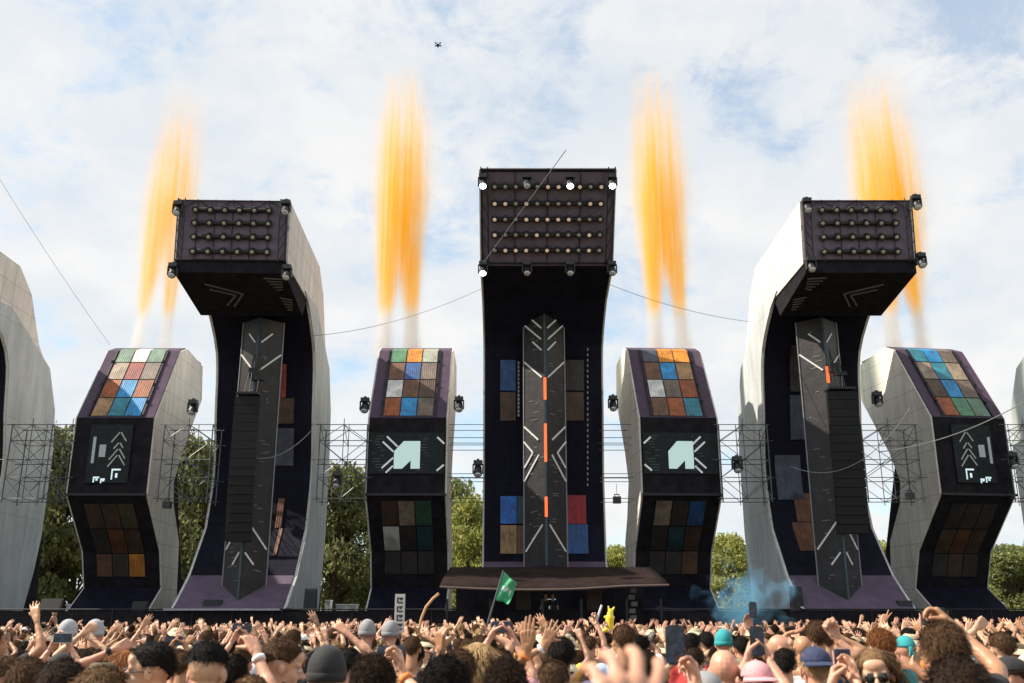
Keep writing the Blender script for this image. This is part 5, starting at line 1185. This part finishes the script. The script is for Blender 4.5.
hero(624, 625, 8.6, 'short-haired brunette person in a light blue T-shirt, taller than those around, right of centre', 0, hair='short', hc='brown', shirt='light blue', skin='tan')
hero(664, 700, 3.7, 'person below the photo edge in a white T-shirt lifting a large phone', 0, (D, dict(px=(697,686,4.15), k='phone', pose='hold', palm=(-.7,-.5,0), hdw=(-.25,.1,1))), hair='short', hc='brown', shirt='white', skin='pink', clear=.4)
phone_at(675, 645, 4.2, 'large black phone held upright, the biggest one in the crowd', False, roll=2, s=1.0)
hero(724, 647, 5.6, 'bald pink-skinned man right of the largest phone, seen from behind', -6, hair='bald', shirt='white', skin='pink')
hero(706, 667, 4.9, 'person in a washed grey cap below the bald man', 8, hair='short', hc='grey', hat='backcap', hatc='grey', shirt='white', skin='fair')
hero(757, 657, 5.5, 'person in a coral backwards cap holding up a phone with both hands', 0, (dict(px=(747,658,5.9), k='phone', pose='hold', palm=(.8,-.4,0)), dict(px=(769,660,5.9), k='phone', pose='hold', palm=(-.8,-.4,0))), hair='short', hc='dark brown', hat='backcap', hatc='pink', shirt='black', skin='pink')
phone_at(757, 641, 5.9, 'black phone held upright above the coral backwards cap', s=1.05)
hero(742, 636, 10.5, 'person reaching one bare arm up with a phone in front of the blue smoke', 0, (D, dict(px=(751,631,10.6), k='phone', pose='relaxed', palm=(0,-1,0), hdw=(0,0,1))), hair='short', hc='black', shirt='black', skin='pink')
phone_at(753, 610, 10.55, 'small phone raised highest, against the blue smoke', s=1.05)
hero(777, 633, 8.6, 'balding ruddy man in sunglasses turned to the right, before the tall right tower', -115, hair='bald', shirt='white', skin='pink', shades=True, pitch=-6, hyaw=10)
hero(803, 634, 9.2, 'shaven-headed man left of the navy cap, seen from behind', 0, hair='bald', shirt='white', skin='tan')
hero(816, 643, 5.9, 'person in a navy blue cap reaching a pale arm up to the right', 0, (D, dict(px=(838,640,6.1), k='point', pose='fist', palm=(0,-1,0), hdw=(-.3,0,1))), hair='short', hc='blond', hat='backcap', hatc='navy', shirt='white', skin='pink')
hero(848, 702, 3.9, 'person below the photo edge holding a pink-cased phone with crossed bare arms', 0, (dict(px=(832,676,4.3), k='phone', pose='hold', palm=(.8,-.4,0)), dict(px=(855,678,4.3), k='phone', pose='hold', palm=(-.8,-.4,0))), fem=True, hair='bun', hc='brown', shirt='white', sleeve=0, skin='pink', clear=.4, bands=((-1,'yellow','wristband'),))
phone_at(843, 667, 4.4, 'pink-cased phone held upright at the bottom of the crowd on the right', case='pink_case')
hero(877, 648, 5.2, 'woman with parted brown hair and dark sunglasses turned back to the camera', 160, fem=True, hair='long', hc='light brown', shirt='lilac', skin='fair', shades=True, face=True, pitch=-4, roll=5)
hero(882, 628, 8.2, 'person with tousled ginger-brown hair in a teal T-shirt', 10, hair='curly', hc='ginger', shirt='teal', skin='fair')
hero(906, 632, 8.8, 'man in a teal bandana and grey T-shirt, seen from behind', 0, hair='bald', hat='bandana', hatc='teal', shirt='grey', skin='pink')
hero(944, 623, 4.7, 'tall man with thick brown hair reaching an arm overhead with a small camera', 4, (D, dict(px=(957,629,5.15), k='point', pose='hold', palm=(-.6,0,-.8), hdw=(-.8,.1,.7), hint=(1,0,-.2))), hair='mid', hc='brown', shirt='black', skin='tan', hv=0)
def camera_prop():
    p = at(935, 618, 5.3); m = MB().box(p, (.13,.05,.075)); m.lathe([(.030,0),(.032,.05),(.026,.055)], p+Vector((0,.025,0)), 14, (0,1,0)); m.box(p+Vector((.03,0,.045)), (.04,.03,.018)); tag(m.build('camera', mat('black_camera', (.015,.015,.016), .4), None, p), 'small black camera held above the tall brown-haired man', 'camera')
camera_prop()
hero(959, 658, 3.25, 'dark brown head nearest the camera at the lower right, seen from behind', -10, hair='mid', hc='dark brown', shirt='navy', skin='fair')
hero(1003, 632, 8.0, 'brown-haired man in a white and blue T-shirt raising a bent bare arm', 6, (dict(px=(976,628,8.2), pose='fist'), D), hair='short', hc='brown', shirt='white', skin='fair')
hero(1012, 653, 6.2, 'person in a black peaked cap turned left at the right photo edge', 70, hair='short', hc='dark brown', hat='cap', hatc='black', shirt='pink', skin='pink', face=True)
hero(60, 650, 7.8, 'person holding a silver phone sideways with both hands at far left', 0, (dict(px=(51,648,8.1), k='phone', pose='hold', palm=(.8,-.4,0)), dict(px=(72,650,8.1), k='phone', pose='hold', palm=(-.8,-.4,0))), hair='short', hc='black', hat='cap', hatc='black', shirt='lilac', skin='pink')
phone_at(63, 638, 8.05, 'silver phone held sideways at far left', True, case='silver_case')
hero(80, 648, 8.6, 'woman lifting both bare arms between the pale grey beanies at far left', 0, (dict(px=(82,634,8.7), pose='hold', palm=(0,1,0)), dict(px=(94,640,8.7), pose='wide', palm=(0,1,0))), fem=True, hair='long', hc='dark brown', shirt='cream', skin='fair', sleeve=0, clear=.6)
for px, top, lb in ((67, 618, 'left one of two people in pale grey beanies at far left'), (94, 618, 'right one of two people in pale grey beanies at far left'), (367, 618, 'left one of two people in blue-grey beanies near the tall sign'), (390, 620, 'right one of two people in blue-grey beanies, beside the tall sign')):
    hero(px, top, 11.5, lb, 0, hair='bald', hat='beanie', hatc='silver' if px < 100 else 'grey', shirt='navy', skin='pink')
hero(182, 652, 8.4, 'person filming sideways behind the faded-nape man', 0, (dict(px=(170,650,8.7), k='phone', pose='hold', palm=(.8,-.4,0)), dict(px=(188,650,8.7), k='phone', pose='hold', palm=(-.8,-.4,0))), hair='short', hc='brown', shirt='yellow', skin='tan', clear=.5)
phone_at(174, 641, 8.7, 'black phone held sideways behind the man in round sunglasses', True)
phone_at(242, 628, 8.2, 'black phone held sideways left of the raised bare arm', True)
hero(241, 648, 7.9, 'woman behind the raised bare arm, holding a phone sideways', 0, (dict(px=(233,640,8.2), k='phone', pose='hold', palm=(.8,-.4,0)), dict(px=(249,640,8.2), k='phone', pose='hold', palm=(-.8,-.4,0))), hair='bun', hc='brown', fem=True, shirt='white', skin='pink', clear=.5)
hero(294, 642, 10, 'person in a white cap right of the bearded man', 0, hair='short', hc='brown', hat='backcap', hatc='white', shirt='black', skin='fair')
hero(362, 641, 9.0, 'person in a cream cap between the beanie and the curly heads', 20, hair='short', hc='brown', hat='cap', hatc='cream', shirt='pink', skin='tan')
hero(349, 648, 8.0, 'person stretching a pale arm up right of the charcoal beanie', 0, (D, dict(px=(348,634,8.1), pose='hold', palm=(-.5,.8,0))), hair='short', hc='black', shirt='white', skin='pink', clear=.5)
hero(724, 629, 10.8, 'person in a teal beanie behind the bald man', 0, hair='bald', hat='beanie', hatc='teal', shirt='black', skin='fair')
hero(827, 627, 11.5, 'person in a white cap before the tall tower right of centre', 0, hair='short', hc='brown', hat='cap', hatc='white', shirt='red', skin='fair')
hero(817, 613, 9.6, 'tall shirtless person with hands cupped at the brow, standing out above the crowd', 0, ('brow','brow'), hair='mid', hc='brown', skin='tan', shades=False)
hero(549, 616, 12.5, 'fair-haired head standing out right below the lit panel of the booth', 0, hair='short', hc='light brown', shirt='white', skin='tan')
# the very near hand
hero(772, 720, 1.05, 'person right beside the camera whose blurred bare hand fills the lower middle', 0, (dict(px=(618,792,1.10), pose='claw', palm=(-.25,.9,-.3), hdw=(-.42,.3,.8)), D), fem=True, hair='bun', hc='brown', shirt='white', skin='pink', sleeve=0, clear=0, vox=.012, hvox=.004)
# people who hold up the sign, flag, arch, toy and stick
def holder(px, Yh, lb, wx, wy, **k): return hero(px, k.pop('top', 636), Yh, lb, 0, (D, dict(px=(wx, wy, Yh+.12), pose='fist', palm=(-1,0,0), hdw=(0,.2,1))), clear=.4, **k)
holder(392, 12.4, 'person carrying the tall sign of black squares', 399, 632, hair='short', hc='black', shirt='grey', skin='fair')
holder(480, 9.8, 'person waving the green flag', 487, 632, hair='mid', hc='brown', shirt='white', skin='fair')
holder(412, 10.2, 'person holding up the curved tan foam arch', 418, 634, hair='short', hc='brown', shirt='black', skin='tan')
holder(602, 14.4, 'person lifting the yellow inflatable toy', 609, 630, hair='short', hc='brown', shirt='white', skin='fair')
holder(590, 13.6, 'person raising a thin white stick', 596.5, 622, hair='short', hc='brown', shirt='pink', skin='pink')
def props():
    Y = 12.52; a = at(399, 634, Y); w = .118; zt = zat(594, Y); m = MB(); m.tube([(a.x, Y+.02, a.z-.25), (a.x, Y+.02, a.z+.1)], .018); m.build
    e = empty('festival_sign', (a.x, Y, a.z), 'tall narrow white sign with a column of black square letters', 'sign'); m.build('pole', M_steel, e)
    MB().box2((a.x-w/2-.004, Y-.012, a.z), (a.x+w/2+.004, Y+.012, zt)).build('board', mat('off_white_board', (.62,.60,.56), .6), e)
    n = 4; hh = (zt-a.z-.06)/n; blk = mat('black_paint', (.02,.02,.02), .6)
    for i in range(n):
        z = zt-.03-hh*i; g_ = MB(); t = .016; zb_ = z-hh+.022; x0, x1 = a.x-w*.30, a.x+w*.34
        g_.box2((x0, Y-.018, zb_), (x0+t, Y-.013, z-.012)); g_.box2((x0+t, Y-.018, z-.012-t), (x1, Y-.013, z-.012)); g_.box2((x0+t, Y-.018, zb_), (x1, Y-.013, zb_+t))
        if i % 3 != 1: g_.box2((x1-t, Y-.018, zb_+hh*.42), (x1, Y-.013, z-.012-t))
        g_.box2((a.x, Y-.018, zb_+hh*.36), (x1-t, Y-.013, zb_+hh*.36+t)); g_.build('letter', blk, e)
    Y = 9.92; P = [at(484,634,Y), at(487,625,Y), at(503.5,570.5,Y)]; e = empty('flag', P[0], 'green flag with a pale eagle-like mark on a thin slanted pole', 'flag')
    MB().tube(P, .009, 8).build('pole', M_steel, e)
    fl = MB(); nu, nv = 14, 12; a, b_ = at(503.3,571,Y), at(494.6,600,Y); c, d = at(517,584,Y), at(508.5,603.5,Y)
    for j in range(nv+1):
        for i in range(nu+1):
            u = i/nu; v = j/nv; p = a.lerp(b_, v).lerp(c.lerp(d, v), u); p.y += .05*math.sin(u*7+v*4)*u; p.z += .012*math.sin(u*9+v*3)*u; fl.v.append(tuple(p))
    for j in range(nv):
        for i in range(nu):
            fl.f.append((j*(nu+1)+i, j*(nu+1)+i+1, (j+1)*(nu+1)+i+1, (j+1)*(nu+1)+i)); u = i/nu; v = j/nv
            mark = abs(v-.42-.25*abs(u-.5)) < .10 and .2 < u < .85; fl.m.append(2 if mark and (i+j) % 5 == 0 else 1 if mark else 0)
    f_ = fl.build('cloth', [mat('green_flag_cloth', (.05,.34,.16), .7, sheen=.2), mat('pale_flag_mark', (.5,.68,.55), .7), mat('navy_flag_mark', (.04,.07,.15), .7)], e, smooth=True); q = f_.modifiers.new('t', 'SOLIDIFY'); q.thickness = .003
    Y = 10.32; P = [at(x, y, Y) for x, y in ((417.5,640),(419,630),(421.5,618),(426,607),(433,598.5),(439,593.5))]
    tag(MB().tube(P, [.014]*6, 10).build('foam_arch', mat('tan_foam', (.50,.28,.13), .7), None, P[0], smooth=True), 'curved tan foam pole held above the crowd beside the raised orange hand', 'foam pole')
    Y = 13.72; tag(MB().tube([at(595.5,624,Y), at(601.8,605,Y)], .016, 8).build('stick', mat('pale_stick', (.6,.6,.62), .5), None, at(596,624,Y)), 'thin pale stick raised left of the yellow inflatable', 'stick')
    Y = 14.55; P_ = lambda x, y: at(x, y, Y)
    def pr(x0, y0, x1, y1, r0, r1): return prim_cap(P_(x0,y0), P_(x1,y1), r0, r1, 12)
    V = fuse([pr(609.5,628,609.8,618,.060,.062), pr(609.8,617,610.5,611.5,.058,.040), pr(609,609.5,608.4,606.2,.018,.012), pr(612.4,610.5,614,607.6,.018,.016), pr(607,618,605.2,617,.020,.022), pr(612.5,618.5,613.6,617.5,.018,.020), pr(607.5,629,604,631,.035,.03)], .010, 2)
    me = to_mesh('inflatable_toy', V, mat('yellow_vinyl', (.85,.60,.02), .35, coat=.4)); o = bpy.data.objects.new('inflatable_toy', me); C.objects.link(o)
    c0 = P_(609, 630)
    for v in me.vertices: v.co -= c0
    o.location = c0; tag(o, 'bright yellow inflatable toy with two stubby tips held above the crowd', 'inflatable toy')
props()
# ---- everyone else up to about 16 m
rng = random.Random(11)
def zone(px):
    for lim, nm in ((75,'below cut-off left tower'),(175,'below leftmost container tower'),(320,'below tall left arch'),(365,'below olive tree gap'),(445,'below left emblem tower'),(500,'below green flag'),(600,'below booth middle'),(660,'below booth right end'),(715,'below right emblem tower'),(770,'below blue smoke'),(900,'below tall right arch'),(1030,'below rightmost container tower')):
        if px < lim: return nm
    return 'at right photo edge'
cand = []; Ys = 5.9; pts = [p for p in used]; NG = 300-len(H); tries = 0
y = 5.9; rows = []
while len(rows) < NG and y < 30:
    hw = y*.56+.3; x = -hw + rng.uniform(0, .5)
    while x < hw:
        xx = x+rng.uniform(-.10,.10); yy = y+rng.uniform(-.16,.16); px = 512+xx*1000/yy; i = rng.choices(range(len(PROTO)), GWT)[0]; sp = PROTO[i][0]
        sc = rng.gauss(1.0, .035)*(.95 if sp.get('fem') else 1.015); sc = max(.9, min(1.1, sc)); up = sp['pose'] not in ('arms down',)
        ok = (yy > 9.5 or rng.random() < (.42 if yy < 7.5 else .62)) and all((xx-a)**2+(yy-b_)**2 > .40**2 for a, b_ in used)
        ty = 622+ (CZ-1.77*sc)*1000/yy - (150/yy if up else 0)
        for (bx, bw, bY, bt) in block:
            if yy < bY-.2 and abs(px-bx) < bw+ .10*1000/yy and ty < bt+ 12: ok = False; break
        if ok: rows.append((xx, yy, px, i, sc)); used.append((xx, yy))
        x += rng.uniform(.50, .66)
        if len(rows) >= NG: break
    y += .50
YEND = y
SHC = ['white','white','black','black','grey','light blue','navy','red','pink','teal','cream','khaki','orange','lilac','green','yellow']
items = []
for (xx, yy, px, i, sc) in rows:
    sp, ms, wr = PROTO[i]; shc = rng.choice(SHC) if sp.get('shirt') else None; hc = rng.choice([sp['hc'], 'dark brown', 'brown', 'black', 'light brown'] if not sp.get('fem') else [sp['hc'], 'blond', 'brown', 'dark brown']); sk_ = rng.choice(['fair','pink','tan','tan','olive','pink','olive','fair','tan'] if sp['skin'] != 'brown' else ['brown'])
    att = ('%s top, ' % shc if shc else 'shirtless, ') + (('%s %s' % (sp['hatc'], {'cap':'cap','backcap':'cap','bucket':'bucket hat'}[sp['hat']])) if sp.get('hat') else ('%s %shair' % (hc, {'curly':'curly ','long':'long ','bun':'bun ','pony':'ponytail '}.get(sp['hair'], '')))).replace('bun hair','hair bun').replace('ponytail hair','ponytail')
    items.append([xx, yy, px, i, sc, shc, hc, sk_, att+', '+sp['pose']+', '+zone(px)])
from collections import Counter, defaultdict
cnt = Counter(t[8] for t in items); dd = defaultdict(list)
for t in items: dd[t[8]].append(t)
ORD = ['nearest','second nearest','third nearest','fourth nearest','fifth nearest','sixth nearest']
for k, v in dd.items():
    if len(v) > 1:
        for r_, t in enumerate(sorted(v, key=lambda q: q[1])): t[8] = ORD[min(r_, 5)] + ' with ' + t[8]
zc_ = Counter()
for (xx, yy, px, i, sc, shc, hc, sk_, lb) in items:
    sp, ms, wr = PROTO[i]; yaw = math.radians(rng.uniform(-22, 22) - (px-512)*.015); mats = {'body': skin_mat(sk_), 'hair': hair_mat(hc)}
    if shc: mats['shirt'] = cloth_mat(shc)
    o = place_person(ms, xx, yy, 0, yaw, sc, lb, 'people in the crowd before the stage', mats=mats)
    if sp.get('ph'):
        w, hd, Fm, Mx = wr[sp['ph']]; P = Vector(w)+Vector(hd)*.10+Vector((0,-.028,0)); wm = Matrix.Translation((xx, yy, 0)) @ Matrix.Rotation(yaw, 4, 'Z') @ Matrix.Scale(sc, 4) @ Matrix.Translation(P)
        loc_, rot_, _ = wm.decompose(); phone_obj(Matrix.Translation(loc_) @ rot_.to_matrix().to_4x4(), 'phone of the '+lb.replace('nearest with','nearest').replace('filming with ', ''), case=rng.choice(['black_case','black_case','silver_case']))
# ---- DJs in the booth
hero(546, 606, 46.9, 'left one of two dark figures at the decks under the canopy', 180, hair='short', hc='black', shirt='black', skin='tan', vox=.03, clear=0)
H[-1][0].location.z = 1.55; H[-1][0].scale = (1,1,1)
hero(553, 606, 47.0, 'right one of two dark figures at the decks under the canopy', 170, hair='short', hc='black', shirt='navy', skin='fair', vox=.03, clear=0)
H[-1][0].location.z = 1.55; H[-1][0].scale = (1,1,1)
# ---- the far crowd, one mass
col = bpy.data.collections.new('crowd_variants')
for i, (sp, ms, wr) in enumerate(PROTO):
    V = []; Fc = []; mi = []; mats = []; o_ = 0
    for k, (n, me) in enumerate(ms):
        v = np.empty(len(me.vertices)*3, np.float32); me.vertices.foreach_get('co', v); v = v.reshape(-1, 3)
        f = [tuple(q+o_ for q in p.vertices) for p in me.polygons]; V.append(v); Fc += f; mi += [k]*len(f); o_ += len(v); mats.append(me.materials[0])
    me = to_mesh('crowd_member', (np.concatenate(V), Fc), mats); me.polygons.foreach_set('material_index', mi)
    ob = bpy.data.objects.new('crowd_member', me); col.objects.link(ob)
P = []; R = []; Sc = []; Ix = []
y = YEND+.1
while y < 43.0:
    hw = y*.56+1.5; x = -hw+rng.uniform(0,.5)
    while x < hw:
        P.append((x+rng.uniform(-.12,.12), y+rng.uniform(-.2,.2), 0)); R.append((0,0,rng.uniform(-.5,.5))); Sc.append(max(.9, min(1.12, rng.gauss(1.0, .045)))); Ix.append(rng.choices(range(len(PROTO)), GWT)[0]); x += rng.uniform(.55, .85)
    y += .62
me = bpy.data.meshes.new('distant_crowd'); me.from_pydata(P, [], [])
for nm, ty, dat, key in (('rot','FLOAT_VECTOR',R,'vector'),('scl','FLOAT',Sc,'value'),('vid','INT',Ix,'value')):
    a = me.attributes.new(nm, ty, 'POINT'); a.data.foreach_set(key, np.array(dat).ravel())
cw = bpy.data.objects.new('distant_crowd', me); C.objects.link(cw); cw['kind'] = 'stuff'; cw['label'] = 'dense far crowd with raised hands reaching up to the stage front'; cw['category'] = 'crowd'
ng = bpy.data.node_groups.new('crowd', 'GeometryNodeTree'); ng.interface.new_socket('Geometry', in_out='INPUT', socket_type='NodeSocketGeometry'); ng.interface.new_socket('Geometry', in_out='OUTPUT', socket_type='NodeSocketGeometry')
N = ng.nodes; L = ng.links; gi = N.new('NodeGroupInput'); go_ = N.new('NodeGroupOutput'); iop = N.new('GeometryNodeInstanceOnPoints'); ci = N.new('GeometryNodeCollectionInfo')
ci.inputs['Collection'].default_value = col; ci.inputs['Separate Children'].default_value = True; ci.inputs['Reset Children'].default_value = True
def att(nm, ty):
    n = N.new('GeometryNodeInputNamedAttribute'); n.data_type = ty; n.inputs['Name'].default_value = nm; return n.outputs['Attribute']
L.new(gi.outputs[0], iop.inputs['Points']); L.new(ci.outputs[0], iop.inputs['Instance']); iop.inputs['Pick Instance'].default_value = True
L.new(att('vid','INT'), iop.inputs['Instance Index']); L.new(att('rot','FLOAT_VECTOR'), iop.inputs['Rotation']); L.new(att('scl','FLOAT'), iop.inputs['Scale']); L.new(iop.outputs[0], go_.inputs[0])
cw.modifiers.new('crowd', 'NODES').node_group = ng
bpy.data.collections.remove(TMPC)
print('people', len(H), len(items), 'far', len(P), 'yend', YEND)
